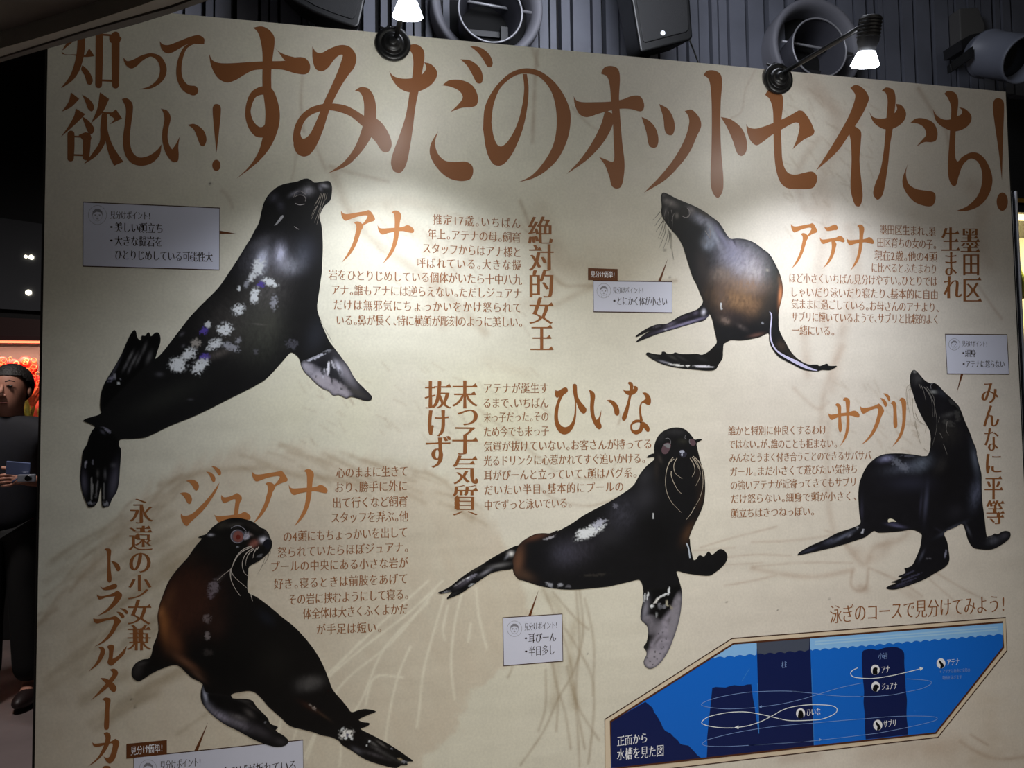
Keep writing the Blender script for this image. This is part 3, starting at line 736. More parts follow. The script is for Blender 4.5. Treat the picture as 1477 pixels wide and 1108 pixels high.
ink.build('name_lettering', name_m, board, 2, 'three orange-brown katakana beside the right seal')

# ------------------------------------------------------------------ lines of lettering
PARA = {
 'upper left': (tile(465, 300, 300, 1477), 88, [('推定17歳。いちばん', 780, 82, 1412, 112), ('年上。アテナの母。飼育', 745, 185, 1412, 212), ('スタッフからはアナ様と', 708, 285, 1415, 318), ('呼ばれている。大きな擬', 665, 390, 1415, 408), ('岩をひとりじめしている個体がいたら十中八九', 42, 475, 1418, 512), ('アナ。誰もアナには逆らえない。ただしジュアナ', 60, 582, 1418, 608), ('だけは無邪気にちょっかいをかけ怒られて', 75, 688, 1418, 710), ('いる。鼻が長く、特に横顔が彫刻のように美しい。', 95, 797, 1425, 812)]),
 'upper right': (tile(1097, 270, 380, 1477), 66, [('墨田区生まれ、墨', 668, 238, 983, 250), ('田区育ちの女の子。', 652, 310, 988, 322), ('現在2歳。他の4頭', 637, 383, 990, 392), ('に比べるとふたまわり', 620, 452, 990, 460), ('ほど小さくいちばん見分けやすい。ひとりでは', 158, 510, 992, 530), ('しゃいだり泳いだり寝たり、基本的に自由', 165, 588, 997, 603), ('気ままに過ごしている。お母さんのアナより、', 172, 655, 1003, 676), ('サブリに懐いているようで、サブリと比較的よく', 172, 728, 1003, 742), ('一緒にいる。', 175, 803, 418, 808)]),
 'middle': (tile(685, 545, 300, 1477), 86, [('アテナが誕生す', 58, 75, 525, 75), ('るまで、いちばん', 55, 180, 525, 180), ('末っ子だった。その', 60, 283, 525, 275), ('ため今でも末っ子', 60, 385, 527, 378), ('気質が抜けていない。お客さんが持ってる', 62, 490, 1260, 470), ('光るドリンクに心惹かれてすぐ追いかける。', 62, 592, 1215, 572), ('耳がぴーんと立っていて、顔はパグ系。', 62, 695, 1155, 675), ('だいたい半目。基本的にプールの', 62, 800, 1060, 773), ('中でずっと泳いでいる。', 65, 907, 692, 888)]),
 'right': (tile(1040, 600, 230, 1477), 101, [('誰かと特別に仲良くするわけ', 65, 140, 980, 130), ('ではない。が、誰のことも拒まない。', 68, 265, 1080, 256), ('みんなとうまく付き合うことのできるサバサバ', 75, 392, 1392, 365), ('ガール。まだ小さくて遊びたい気持ち', 80, 520, 1267, 490), ('の強いアテナが近寄ってきてもサブリ', 85, 645, 1260, 612), ('だけ怒らない。細身で頭が小さく、', 88, 770, 1260, 742), ('顔立ちはきつねっぽい。', 90, 905, 868, 882)]),
 'lower left': (tile(360, 540, 380, 1477), 71, [('心のままに生きて', 485, 553, 890, 543), ('おり、勝手に外に', 475, 635, 888, 625), ('出て行くなど飼育', 463, 722, 888, 712), ('スタッフを弄ぶ。他', 455, 805, 890, 796), ('の4頭にもちょっかいを出して', 188, 912, 888, 885), ('怒られていたらほぼジュアナ。', 155, 1000, 895, 968), ('プールの中央にある小さな岩が', 115, 1080, 890, 1056), ('好き。寝るときは前肢をあげて', 135, 1178, 890, 1145), ('その岩に挟むようにして寝る。', 215, 1265, 895, 1232), ('体全体は大きくふくよかだ', 298, 1345, 888, 1315), ('が手足は短い。', 372, 1432, 745, 1418)]),
}
CARDS = [  # tile, corners, arrow, face (x, y, r), heading line, lines, tag
 (tile(110, 280, 220, 1477), '68,78 1388,135 1385,735 65,698', '1385,352 1385,385 1545,382', (205, 203, 88), (328, 203, 722, 212, 88), [('・', 305, 320, 375, 322, 105), ('美しい顔立ち', 370, 322, 845, 335, 108), ('・', 305, 450, 375, 452, 105), ('大きな擬岩を', 370, 453, 838, 464, 110), ('ひとりじめしている可能性大', 370, 588, 1322, 612, 108)], None, 'info card beside the back of the upper left seal'),
 (tile(840, 370, 150, 1477), '155,345 1275,358 1275,800 160,785', '1075,352 1115,354 1215,30', (305, 487, 98), (432, 480, 872, 485, 104), [('・', 415, 632, 495, 632, 135), ('とにかく体が小さい', 485, 632, 1208, 640, 138)], ('80,163 502,178 502,345 80,335', (120, 252, 466, 262, 100)), 'info card with a brown tab left of the upper right seal'),
 (tile(1350, 470, 120, 1477), '165,150 1260,160 1300,860 200,855', '440,857 486,858 370,1185', (325, 330, 98), (465, 318, 915, 325, 112), [('・', 450, 485, 525, 485, 150), ('細身', 515, 490, 715, 490, 150), ('・', 455, 680, 530, 680, 150), ('アテナに怒らない', 525, 680, 1222, 682, 145)], None, 'info card above the right seal'),
 (tile(715, 850, 120, 1108), '95,380 885,330 895,958 105,1022', '430,362 470,358 574,5', (250, 527, 98), (382, 505, 826, 474, 110), [('・', 365, 659, 440, 655, 130), ('耳ぴーん', 432, 658, 808, 634, 140), ('・', 368, 833, 442, 830, 130), ('半目多し', 438, 831, 792, 806, 145)], None, 'info card under the middle seal'),
 (tile(170, 1030, 280, 1477), '120,330 1408,198 1416,700 125,860', '578,287 608,283 687,62', (230, 418, 66), (320, 395, 636, 364, 78), [('・いつもひげが折れている', 640, 462, 1360, 392, 98)], ('65,228 373,198 373,308 65,340', (97, 284, 346, 256, 74)), 'info card with a brown tab under the lower left seal'),
]
VERT = [
 ('subtitle_lettering', 'five upright characters right of the upper left text', tile(750, 305, 60, 317), [('絶', 60, 250, 38, 245), ('対', 65, 257, 250, 455), ('的', 73, 255, 447, 655), ('女', 68, 257, 655, 858), ('王', 78, 257, 862, 1057)]),
 ('subtitle_lettering', 'six upright characters near the right edge of the board', tile(1340, 320, 90, 831), [('墨', 420, 680, 92, 402), ('田', 455, 668, 435, 712), ('区', 457, 705, 733, 1060), ('生', 160, 415, 75, 385), ('ま', 215, 372, 402, 715), ('れ', 190, 440, 722, 1020)]),
 ('subtitle_lettering', 'eight upright characters left of the middle text', tile(600, 545, 100, 554), [('末', 285, 497, 22, 245), ('っ', 330, 495, 255, 380), ('子', 290, 497, 395, 615), ('気', 290, 497, 620, 850), ('質', 292, 497, 858, 1100), ('抜', 68, 285, 25, 245), ('け', 95, 262, 258, 470), ('ず', 78, 285, 465, 720)]),
 ('subtitle_lettering', 'six upright characters right of the right seal', tile(1417, 550, 60, 266), [('み', -7, 103, 12, 140), ('ん', 5, 108, 155, 290), ('な', 12, 105, 300, 445), ('に', 22, 122, 465, 590), ('平', 13, 133, 605, 755), ('等', 22, 142, 762, 915)]),
 ('subtitle_lettering', 'upright characters left of the lower left seal', tile(110, 715, 130, 626), [('永', 368, 535, 22, 193), ('遠', 362, 530, 208, 380), ('の', 368, 518, 397, 535), ('少', 357, 523, 550, 720), ('女', 355, 523, 722, 895), ('兼', 350, 523, 898, 1075)]),
]
HEAD, TAB = '見分けポイント!', '見分け簡単!'
allch = HEAD+TAB+'泳ぎのコースで見分けてみよう!正面から水槽を見た図柱小岩アナジュアナひいなサブリアテナ※アテナは自由に全部の場所を泳ぎます'
for T, h, L in PARA.values(): allch += ''.join(l[0] for l in L)
for c in CARDS: allch += ''.join(l[0] for l in c[5])
for v in VERT: allch += ''.join(c[0] for c in v[3])
load_glyphs(allch)
body_m = mat('brown text ink', (.57, .38, .245), .42, spec=.3)
sub_m = mat('brown subtitle ink', (.56, .355, .20), .40, spec=.35)
for where, (T, h, L) in PARA.items():
    ink = Ink()
    for (s, x0, y0, x1, y1) in L: text_line(ink, s, x0, y0, x1, y1, h*.95, T, .016, .018)
    ink.build('body_text', body_m, board, 2, 'brown paragraph beside the %s seal' % where)
for (nm, lab, T, chars) in VERT:
    ink = Ink()
    for (c, x0, x1, y0, y1) in chars: char_box(ink, c, x0, x1, y0, y1, T, .016, .036)
    if '永' in chars[0][0]:
        TT = tile(110, 900, 130, 692); TO = remap((1145, 1388, 398, 1110), (195, 305, 367, 605), T)
        ink.O(TO_V, TO); ink.O(TO_D, TO)
        ink.O('165,630c 185,640 230,625 270,613 285,625 275,645 230,655 190,655', T); ink.O('143,685c 160,697 200,695 250,680 285,658c 318,685 310,715 270,765 210,810 145,838c 210,790 250,740 270,700c 215,705 160,722 147,705', T)
        TB = remap((592, 1097, 87, 955), (118, 360, 782, 1050), T); ink.O(BU, TB); ink.O(BU1, TB); ink.O(BU2, TB)
        for s in ('170,180c 205,178 222,210 205,260 160,320 95,365c 150,300 180,230 185,200', '235,175c 260,160 290,170 285,215 280,268c 320,245 390,168c 370,230 310,290 270,322 240,300 250,250 250,200', '260,350c 295,345 322,375 300,420 230,500 110,590c 190,500 250,430 280,380',
                  '185,415c 230,420 290,460 310,495 295,523 270,515 235,465 210,440', '200,580c 225,565 262,578 255,650 250,800 235,815 215,805 218,700 222,600', '122,908c 140,920 200,915 260,905 300,882c 330,905 320,960 295,1040 260,1072 235,1060 210,1018c 240,1030 260,1010 280,940 275,918 220,930 160,945 130,935', '210,840c 240,832 265,860 250,930 200,1010 140,1065 92,1092c 160,1030 205,950 225,880', '200,1100c 225,1090 262,1100 255,1180 250,1290 220,1290 222,1130'): ink.O(s, TT)
    ink.build(nm, sub_m, board, 2, lab)
ink = Ink(); text_line(ink, '泳ぎのコースで見分けてみよう!', 388, 250, 1378, 185, 112, tile(1097, 823, 380, 1477), .016, .014, .9)
ink.build('diagram_heading', sub_m, board, 2, 'dark brown heading above the blue pool diagram')

# ------------------------------------------------------------------ info cards
card_m = mat('pale lilac card ink', (.835, .850, .925), .42, spec=.3)
line_m = mat('dark brown line ink', (.27, .18, .14), .45, spec=.3)
dark_m = mat('near-black text ink', (.16, .10, .10), .45, spec=.3)
tabm = mat('brown tab ink', (.40, .23, .12), .42, spec=.3)
white_m = mat('white text ink', (.96, .97, 1.0), .45, spec=.3)
face_m = mat('grey drawing ink', (.52, .52, .56), .45, spec=.3)
for (T, cor, arrow, (fx, fy, fr), hd, lines, tab, lab) in CARDS:
    loop = straight_loop(cor, T)
    card = Ink().fill(loop).build('info_card', card_m, board, 3, lab)
    ink = Ink(); ink.line(loop, 1.5, True)
    cen = loop.mean(0); ink.build('border', line_m, card, 4)
    Ink().fill(straight_loop(arrow, T)).build('pointer', tabm, card, 2.5)
    ink = Ink(); text_line(ink, HEAD, *hd[:4], hd[4], T, .017, .014, 1.0); ink.build('card_heading', dark_m, card, 4)
    ink = Ink()
    for (s, x0, y0, x1, y1, h) in lines: text_line(ink, s, x0, y0, x1, y1, h, T, .017, .020, 1.0)
    ink.build('card_text', dark_m, card, 4)
    ink = Ink(); c = T(fx, fy); s = np.linalg.norm(np.array(T(fr, 0))-np.array(T(0, 0)))
    ink.ring(c, s, s*1.05, .45)
    Q = lambda x, y: (c[0]+x*s, c[1]+y*s)
    ink.line([Q(.52*math.cos(t), .05+.62*math.sin(t)) for t in np.linspace(-.3, math.pi+.3, 20)], .35)      # jaw
    ink.fill(np.array([Q(*p) for p in ((-.58, .05), (-.52, -.4), (-.2, -.68), (.2, -.68), (.52, -.4), (.58, .05), (.46, -.12), (.3, -.3), (-.1, -.36), (-.4, -.2))]))   # hair
    for sx in (-.24, .24):
        ink.line([Q(sx-.12, -.03), Q(sx, -.08), Q(sx+.12, -.02)], .4); ink.disc(Q(sx, .04), .08*s)
    ink.line([Q(.02, .1), Q(-.04, .26), Q(.05, .28)], .3); ink.disc(Q(0, .42), .14*s, .05*s)
    ink.line([Q(-.34, .72), Q(-.4, .98)], .4); ink.line([Q(.34, .72), Q(.38, 1.0)], .4)
    ink.build('portrait_drawing', face_m, card, 4, 'small line drawing of a face in a circle')
    if tab:
        tb = Ink().fill(straight_loop(tab[0], T)).build('brown_tab', tabm, card, 4.5)
        ink = Ink(); x0, y0, x1, y1, h = tab[1]; text_line(ink, TAB, x0, y0, x1, y1, h, T, .010, .012, 1.0); ink.build('tab_text', white_m, card, 5.5)

# ------------------------------------------------------------------ pool diagram
G6 = tile(870, 910, 300, 1477); G7 = tile(1080, 880, 200, 1055); G8 = tile(1230, 880, 230, 1274)
inner = np.array([(880.5, 1041), (1058, 928.6), (1446.2, 897.5), (1447.2, 934.0), (1349.8, 1057.6), (1170, 1077), (1097, 1085.2), (881.5, 1109)])
outer = np.array([(872.4, 1038), (1055.9, 921.2), (1450.6, 890.8), (1452.4, 938.7), (1352.8, 1063.8), (1097, 1093.3), (873, 1120)])
blue_m = mat('pool blue ink', (.085, .43, .86), .40, spec=.35); navy_m = mat('navy ink', (.075, .125, .335), .40, spec=.35)
dia = Ink().fill(inner).build('pool_diagram', blue_m, board, 2, 'blue side view of the pool in a cut-cornered brown frame')
Ink().fill([outer, inner[::-1]]).build('frame_band', mat('tan frame ink', (.87, .81, .72), .42, spec=.3), dia, 1.5)
Ink().line(outer, 1.6, True).build('frame_line', line_m, dia, 2.5)
Ink().line(inner, 2.6, True).build('frame_line', mat('brown frame ink', (.33, .19, .12), .42, spec=.3), dia, 6)
def wavy(p0, p1, per, amp):
    p0, p1 = np.array(p0), np.array(p1); L = np.linalg.norm(p1-p0); n = int(L/1.5); t = np.linspace(0, 1, n)
    b = p0+(p1-p0)*t[:, None]; ph = (t*L/per) % 1
    b[:, 1] += amp*(np.abs(np.sin(ph*math.pi))*-2+1.0)
    return b
def sky(p, x0, x1):
    """band of air between the frame and the water line, from x0 to x1"""
    q = p[(p[:, 0] >= x0) & (p[:, 0] <= x1)]
    top = [(x, np.interp(x, [1029, 1058, 1446], [947, 928.9, 897.9])) for x in np.linspace(x1, x0, 12)]
    return np.vstack([q, top])
wl = np.vstack([wavy((1030.5, 949.0), (1170, 938.4), 14.5, 1.3), wavy((1170, 938.4), (1446, 915.2), 13.2, 1.3)[1:]])
Ink().fill(sky(wl, 1028, 1092)).fill(sky(wl, 1167.5, 1447)).build('sky_band', mat('pale sky ink', (.56, .78, 1.0), .40, spec=.35), dia, 3)
ink = Ink()
for dy in (.38, .62): ink.line([(x, np.interp(x, [1060, 1446], [929, 898])+dy*16) for x in np.linspace(1175, 1440, 8)], 2.2)
ink.build('cloud_streaks', mat('cloud ink', (.66, .84, 1.0), .40, spec=.35), dia, 3.5)
pil = np.array([G7(60, 246), G7(466, 214), G7(480, 620), G7(496, 1032), G7(75, 1092), G7(77, 940), G7(70, 600)])
Ink().fill(pil).build('pillar', navy_m, dia, 3.2)
Ink().fill(sky(wl, 1091.2, 1168)).build('pillar_top', mat('grey pillar ink', (.30, .33, .40), .40, spec=.35), dia, 3.8)
Ink().fill(straight_loop('52,648 300,505 325,525 352,548 360,575 385,610 408,650 425,690 440,710 480,730 500,752 530,778 545,800 560,808 605,815 640,850 670,885 700,905 60,972', G6)).build('sloping_rock', navy_m, dia, 3.2)
Ink().fill(straight_loop('775,405 800,399 830,401 870,403 900,392 930,386 970,390 1000,388 1025,381 1052,380 1058,430 1064,480 1074,530 1082,590 1092,650 1098,690 1108,730 1110,868 735,905 740,820 738,760 750,640 757,580 764,520 768,470', G6)).build('sunken_rock', navy_m, dia, 3.3)
Ink().fill(smooth_loop('75,345 85,325 105,318 150,311 200,319 260,301 350,298 392,318 410,345 412,430 420,560 425,650 433,720 430,840 438,925 441,996c 103,1034c 98,950 95,830 86,740 90,650 76,500 72,400', G8)).build('small_rock', navy_m, dia, 3.2)
for q, w in (((G7(68, 560), G7(77, 940)), 1.0), ((G7(478, 450), G7(497, 1030)), .7), ((G6(985, 357), G6(1040, 268)), .7)): Ink().line(q, w).build('light_edge', mat('light blue line ink', (.25, .55, .88), .40, spec=.35), dia, 4)
def mixpath(*segs): return np.vstack([smooth_path(sp, T, 6) for T, sp in segs])
p_w = mat('white path ink', (.95, .98, 1.0), .42, spec=.3); p_b = mat('pale blue path ink', (.55, .67, .90), .42, spec=.3)
ink = Ink()
hi = mixpath((G6, '925,690 860,690 800,685 735,673 700,655 715,632 760,608 880,582 1000,576 1100,590 1200,612 1260,628'), (G7, '230,825 280,838 340,843 450,840 560,830 650,792 672,757 640,731 560,722 450,722 330,738 250,765 180,805 90,850 0,880'), (G6, '1000,680 950,687'))
ink.line(hi, 1.0); ink.fill(straight_loop('930,688 960,672 962,699', G6))
an = mixpath((G7, '830,440 790,460 775,485 800,510 870,520'), (G8, '100,547 170,546 300,527 420,500 540,470')); ink.line(an, 1.0); ink.fill(straight_loop('565,465 533,455 540,485', G8))
ink.build('swim_path', p_w, dia, 5, 'bright white swimming line')
ink = Ink()
ju = mixpath((G6, '1085,545 900,555 770,546 705,532 705,515 760,490 850,466 1000,440 1150,430 1300,428 1420,434'), (G7, '330,620 480,633 620,650 760,658 870,658'), (G8, '60,690 150,691 300,680 430,655 560,625 628,585 590,562 430,550')); ink.line(ju, .6)
ink.line(smooth_path('865,555 700,590 550,635 400,680 250,715 95,737', G7), .6); ink.fill(straight_loop('78,738 97,724 98,748', G7))
sa = mixpath((G6, '1477,785 1200,803 900,821 750,819 705,806 720,788 760,768 950,722 1200,682 1400,663'), (G7, '480,862 700,842 800,834'), (G8, '120,868 250,856 430,848 600,850 672,862 640,890 430,940 200,985'), (G7, '880,950 700,972 500,995 300,1012 0,1030')); ink.line(sa, .6)
ink.fill(straight_loop('556,986 535,974 537,999', G7)); ink.build('swim_path', p_b, dia, 4.8, 'thin pale blue swimming lines')
for (T, x, y, r, k) in ((G8, 180, 478, 36, 0), (G8, 184, 612, 36, 1), (G8, 200, 920, 37, 2), (G8, 705, 427, 36, 2), (G7, 394, 787, 35, 3)):
    c = T(x, y); s = np.linalg.norm(np.array(T(r, 0))-np.array(T(0, 0)))*.98
    Ink().disc(c, s, s*1.15).build('white_marker', white_m, dia, 5.2); R = lambda u, v: (c[0]+u*s, c[1]+v*s)
    shape = {0: ((-.55, .9), (-.6, .3), (-.5, -.25), (0, -.55), (.5, -.4), (.45, .2), (.5, .95), (0, 1.12)), 1: ((-.7, .7), (-.45, -.2), (0, -.5), (.5, -.3), (.75, .1), (.4, .45), (.25, 1.05), (-.3, 1.08)),
             2: ((-.35, -.7), (.1, -.35), (.55, .2), (.65, .7), (.2, 1.1), (-.15, 1.1), (-.1, .4), (-.45, -.3)), 3: ((-.55, .95), (-.5, .1), (-.35, -.5), (0, -.65), (.4, -.5), (.6, .1), (.6, .9), (0, 1.14))}[k]
    Ink().fill(smooth_loop(' '.join('%g,%g' % R(u, v) for u, v in shape))).build('seal_head', mat('black ink', (.05, .05, .05), .45, spec=.3), dia, 5.8)
for (s, x0, y0, x1, y1, h, T) in (('アナ', 226, 480, 298, 472, 66, G8), ('ジュアナ', 230, 614, 356, 604, 66, G8), ('サブリ', 244, 914, 350, 903, 66, G8), ('アテナ', 750, 420, 852, 412, 60, G8), ('ひいな', 438, 782, 548, 772, 66, G7), ('正面から', 97, 788, 318, 758, 80, G6), ('水槽を見た図', 97, 882, 433, 850, 92, G6)):
    ink = Ink(); text_line(ink, s, x0, y0, x1, y1, h, T, .012, .014, 1.0); ink.build('diagram_text', white_m, dia, 5.6)
for (s, x0, y0, x1, y1, h, T) in (('柱', 248, 420, 290, 414, 54, G7), ('小岩', 203, 372, 278, 364, 58, G8), ('※アテナは自由に全部の', 695, 492, 938, 480, 34, G8), ('場所を泳ぎます', 715, 543, 872, 535, 34, G8)): ink = Ink(); text_line(ink, s, x0, y0, x1, y1, h, T, .010, .006, 1.0); ink.build('diagram_text', mat('pale blue text ink', (.52, .64, .86), .42, spec=.3), dia, 5.6)

# ------------------------------------------------------------------ the five printed seals
LS = 8                                                      # layer of the photographs
def whiskers(parent, specs, layer, T, w=.55, c=(.72, .68, .64), name='whiskers'):
    ink = Ink()
    for sp in specs:
        p = smooth_path(sp, T, 5); n = len(p); ink.line(p, np.linspace(w*1.3, w*.45, n))
    key = 'whisker ink %g %g %g' % c
    return ink.build(name, mat(key, c, .5, spec=.3), parent, layer)
def px_loop(*segs):
    out = []
    for T, sp in segs: out += [T(*map(float, w.split(','))) for w in sp.split()]
    return smooth_loop(' '.join('%.2f,%.2f' % q for q in out), PX, 3)
def seg(T, *b): return [(T,)+x for x in b]
W1, W2, W3 = (.80, .82, .88), (.55, .56, .60), (.34, .34, .37)
PUR = (.33, .27, .62)

# --- upper left seal
a1 = tile(360, 240, 200, 1477); a2 = tile(200, 380, 200, 1477); a3 = tile(100, 460, 200, 1477); a4 = tile(380, 450, 200, 1477); a5 = tile(90, 590, 200, 1477); a6 = tile(0, 270, 380, 1477); a7 = tile(360, 270, 380, 1477); a8 = tile(0, 540, 380, 1477)
loop = px_loop((a1, '0,790 50,690 100,600 125,490 160,370 220,280 320,205 430,175 510,160 570,135 620,130 660,150 690,172 760,165 830,155 857,165 878,215 875,300 858,365 800,420 770,470 745,545 765,620 778,760 780,900 772,1050'), (a7, '405,480 388,600 380,690 420,790 470,880'),
    (a4, '600,80 650,200 700,310 760,390 850,510 910,590 950,670 1000,740 1080,820 1140,880 1158,910 1140,942 1070,942 1020,925 950,905 920,905 885,922 850,905 800,885 740,890 700,845 620,810 560,760 500,700 440,640 405,580 390,520 370,480 330,445 295,430 260,460 200,530 120,620 0,735'),
    (a8, '1300,130 1100,230 950,290 820,352'), (a5, '750,318 630,322 595,355 600,390 625,430 622,520 615,620 605,760 580,880 530,960 497,1035 470,1040 440,1052 420,1020 416,900 411,830 395,900 380,980 340,1035 280,1045 255,1000 225,930 200,830 190,720 205,560 220,450 265,370 290,290 340,210 345,187 300,160 222,125 250,105 310,85 380,65 413,42'),
    (a3, '340,985 328,920 345,770 390,660 470,530 560,370 620,230 675,130 700,120 715,150 720,185 745,225 765,225 772,180 810,180 830,150 850,145 870,185 910,150 945,145 968,180 970,250 940,340 915,425 980,370 1100,220'), (a2, '530,590 620,490 720,390 840,270 900,190 960,100 1022,8'), (a6, '1360,360 1390,310'))
B = []
B += seg(a1, (620, 260, 60, 45, 0, (.62, .62, .66), .8, 2), (480, 285, 60, 22, -30, (.50, .50, .55), .7, 2), (795, 205, 45, 22, 15, (.62, .62, .66), .8, 0), (755, 235, 30, 18, 60, (.5, .5, .55), .6, 0), (250, 330, 60, 50, 0, (.26, .26, .30), .6, 2), (640, 175, 50, 22, 0, (.24, .24, .25), .6, 0), (330, 420, 60, 40, 80, (.22, .22, .26), .6, 2),
    (200, 1000, 260, 190, -10, (.36, .36, .40), .75, 2), (130, 1010, 60, 130, 10, (.74, .76, .86), 1, 2), (330, 950, 60, 110, 0, (.70, .71, .80), .95, 2), (420, 1060, 110, 90, 0, (.52, .53, .58), .85, 2), (560, 980, 70, 120, 0, (.34, .35, .39), .7, 2), (120, 820, 130, 60, -30, (.33, .33, .36), .6, 2), (600, 900, 120, 160, 0, (.20, .21, .25), .6, 0))
B += seg(a2, (1350, 300, 220, 330, 20, (.36, .35, .35), .55, 2), (1000, 650, 330, 300, -40, (.26, .25, .245), .6, 2), (1300, 700, 250, 330, 0, (.25, .26, .235), .55, 2), (1280, 40, 60, 75, 10, W1, .95, 1), (1240, 340, 42, 75, 10, W1, 1, 1), (1210, 140, 30, 60, 20, W1, .9, 1), (1400, 200, 75, 35, 20, W1, .95, 1), (1440, 420, 35, 70, 0, W2, .9, 1), (1300, 225, 40, 30, 0, PUR, .8, 1), (1070, 270, 18, 24, 0, W1, .9, 1), (1150, 215, 22, 40, 20, W2, .8, 1), (1060, 490, 62, 48, -35, W1, .95, 1), (920, 700, 72, 58, 0, W1, 1, 1),
    (740, 650, 30, 34, 30, W1, .8, 1), (690, 720, 34, 44, 30, PUR, .9, 1), (800, 865, 80, 45, -20, W1, .95, 1), (980, 890, 85, 34, 20, W2, .95, 1), (610, 850, 52, 40, -35, (.62, .60, .58), .8, 1), (530, 970, 75, 55, -30, W1, .95, 1), (420, 1070, 80, 65, 0, W1, 1, 1), (700, 1000, 50, 34, -20, PUR, .9, 1), (670, 1080, 75, 50, -30, W1, .9, 1), (460, 755, 28, 16, -40, W3, .7, 0), (475, 880, 20, 14, -50, W3, .7, 0), (1060, 820, 28, 34, 0, W2, .7, 1), (1290, 650, 80, 8, 5, (.38, .37, .36), .7, 0), (860, 960, 150, 40, -20, (.33, .31, .30), .6, 2), (1250, 940, 24, 24, 0, W3, .6, 1))
B += seg(a3, (1150, 500, 80, 60, 0, W1, .95, 1), (1370, 530, 60, 60, 0, W1, .9, 1), (1000, 850, 500, 120, -25, (.16, .165, .155), .5, 0), (960, 590, 40, 25, 0, W3, .5, 0), (480, 640, 50, 26, 0, W3, .6, 1), (1290, 860, 30, 12, 0, W3, .4, 0))
B += seg(a4, (60, 100, 110, 160, 0, (.25, .25, .23), .6, 2), (300, 340, 60, 50, 0, (.30, .30, .34), .6, 1), (560, 250, 110, 200, 20, (.15, .16, .19), .6, 0))
s1 = photo('seal_photograph', loop, (.085, .085, .09), B, board, LS, 1.6, label='big dark seal with its nose raised, wet white patches on its back')
flip = px_loop((a4, '400,535 470,500 560,465 640,420 700,395 770,410 850,510 910,590 950,670 1000,740 1080,820 1140,880 1156,910 1138,940 1070,940 1020,923 950,903 920,903 885,920 850,903 800,883 740,888 700,843 620,808 560,758 500,698 442,640 408,580'))
FG = (.50, .49, .53)
B = seg(a4, (540, 700, 170, 110, 35, (.60, .59, .64), .95, 4), (720, 800, 210, 80, 25, (.60, .58, .62), .95, 4), (880, 640, 60, 190, -30, (.50, .49, .53), .9, 0), (980, 850, 160, 40, 25, (.24, .23, .22), .8, 0), (440, 575, 45, 50, 0, (.60, .59, .64), .85, 0), (620, 560, 110, 60, -20, (.09, .09, .11), .95, 0), (760, 480, 90, 50, 30, (.10, .10, .12), .9, 0), (560, 480, 110, 18, -22, (.75, .76, .82), .9, 1), (690, 400, 50, 20, -10, W2, .9, 1), (690, 600, 16, 75, 5, (.80, .80, .86), .95, 3), (640, 660, 10, 60, 10, (.70, .70, .75), .8, 3), (800, 590, 26, 80, -25, (.72, .72, .78), .9, 0), (740, 560, 12, 50, -25, (.70, .70, .74), .8, 3), (720, 680, 14, 90, -8, (.12, .12, .14), .8, 3), (790, 680, 12, 90, -12, (.14, .14, .16), .8, 3), (840, 740, 12, 40, -20, (.14, .14, .16), .7, 3), (630, 640, 18, 40, -20, (.12, .12, .14), .8, 3),
    (910, 815, 22, 14, 0, (.16, .16, .18), .7, 3), (830, 820, 12, 12, 0, (.12, .12, .14), .8, 3), (560, 690, 8, 14, 0, (.16, .16, .18), .7, 3), (610, 795, 14, 8, 0, (.14, .14, .16), .8, 3), (820, 640, 12, 30, -20, (.14, .14, .16), .7, 3))
photo('front_flipper', flip, (.16, .16, .18), B, s1, LS+1, 1.7, label='grey wet front flipper')
fl = px_loop((a5, '290,290 345,200 480,200 600,330 602,390 625,430 622,520 615,620 605,760 580,880 530,960 497,1035 470,1040 440,1052 420,1020 416,900 411,830 395,900 380,980 340,1035 280,1045 255,1000 225,930 200,830 190,720 205,560 220,450 265,370'))
B = seg(a5, (232, 790, 34, 120, -3, (.29, .285, .34), .95, 0), (550, 780, 50, 190, 10, (.29, .285, .34), .95, 0), (245, 590, 10, 45, 10, (.62, .62, .68), .9, 3), (320, 570, 10, 30, 5, (.45, .45, .5), .8, 3), (312, 850, 12, 120, 0, (.58, .58, .58), .75, 3), (365, 860, 10, 100, 6, (.42, .42, .43), .8, 3), (375, 690, 14, 40, 0, (.36, .36, .36), .7, 0), (440, 900, 8, 120, 3, (.46, .46, .46), .8, 3), (455, 700, 14, 50, 0, (.38, .38, .40), .8, 0), (470, 215, 60, 16, 42, (.55, .55, .62), .85, 3), (430, 245, 30, 14, 40, (.35, .35, .40), .8, 0), (545, 600, 30, 25, 0, (.33, .33, .36), .6, 0), (290, 1005, 24, 16, 0, W2, .8, 1), (475, 1010, 34, 20, 0, W2, .8, 1), (340, 1015, 18, 16, 0, W3, .8, 1))
photo('hind_flipper', fl, (.035, .035, .04), B, s1, LS+1, 1.8, label='hind flipper hanging down with grey webs')
fu = px_loop((a3, '345,985 330,920 347,770 392,660 472,530 562,372 622,232 677,132 700,122 714,150 719,187 745,227 767,227 773,182 810,182 830,152 850,147 870,187 910,152 944,147 966,180 968,250 938,340 912,425 800,530 640,690 480,850'))
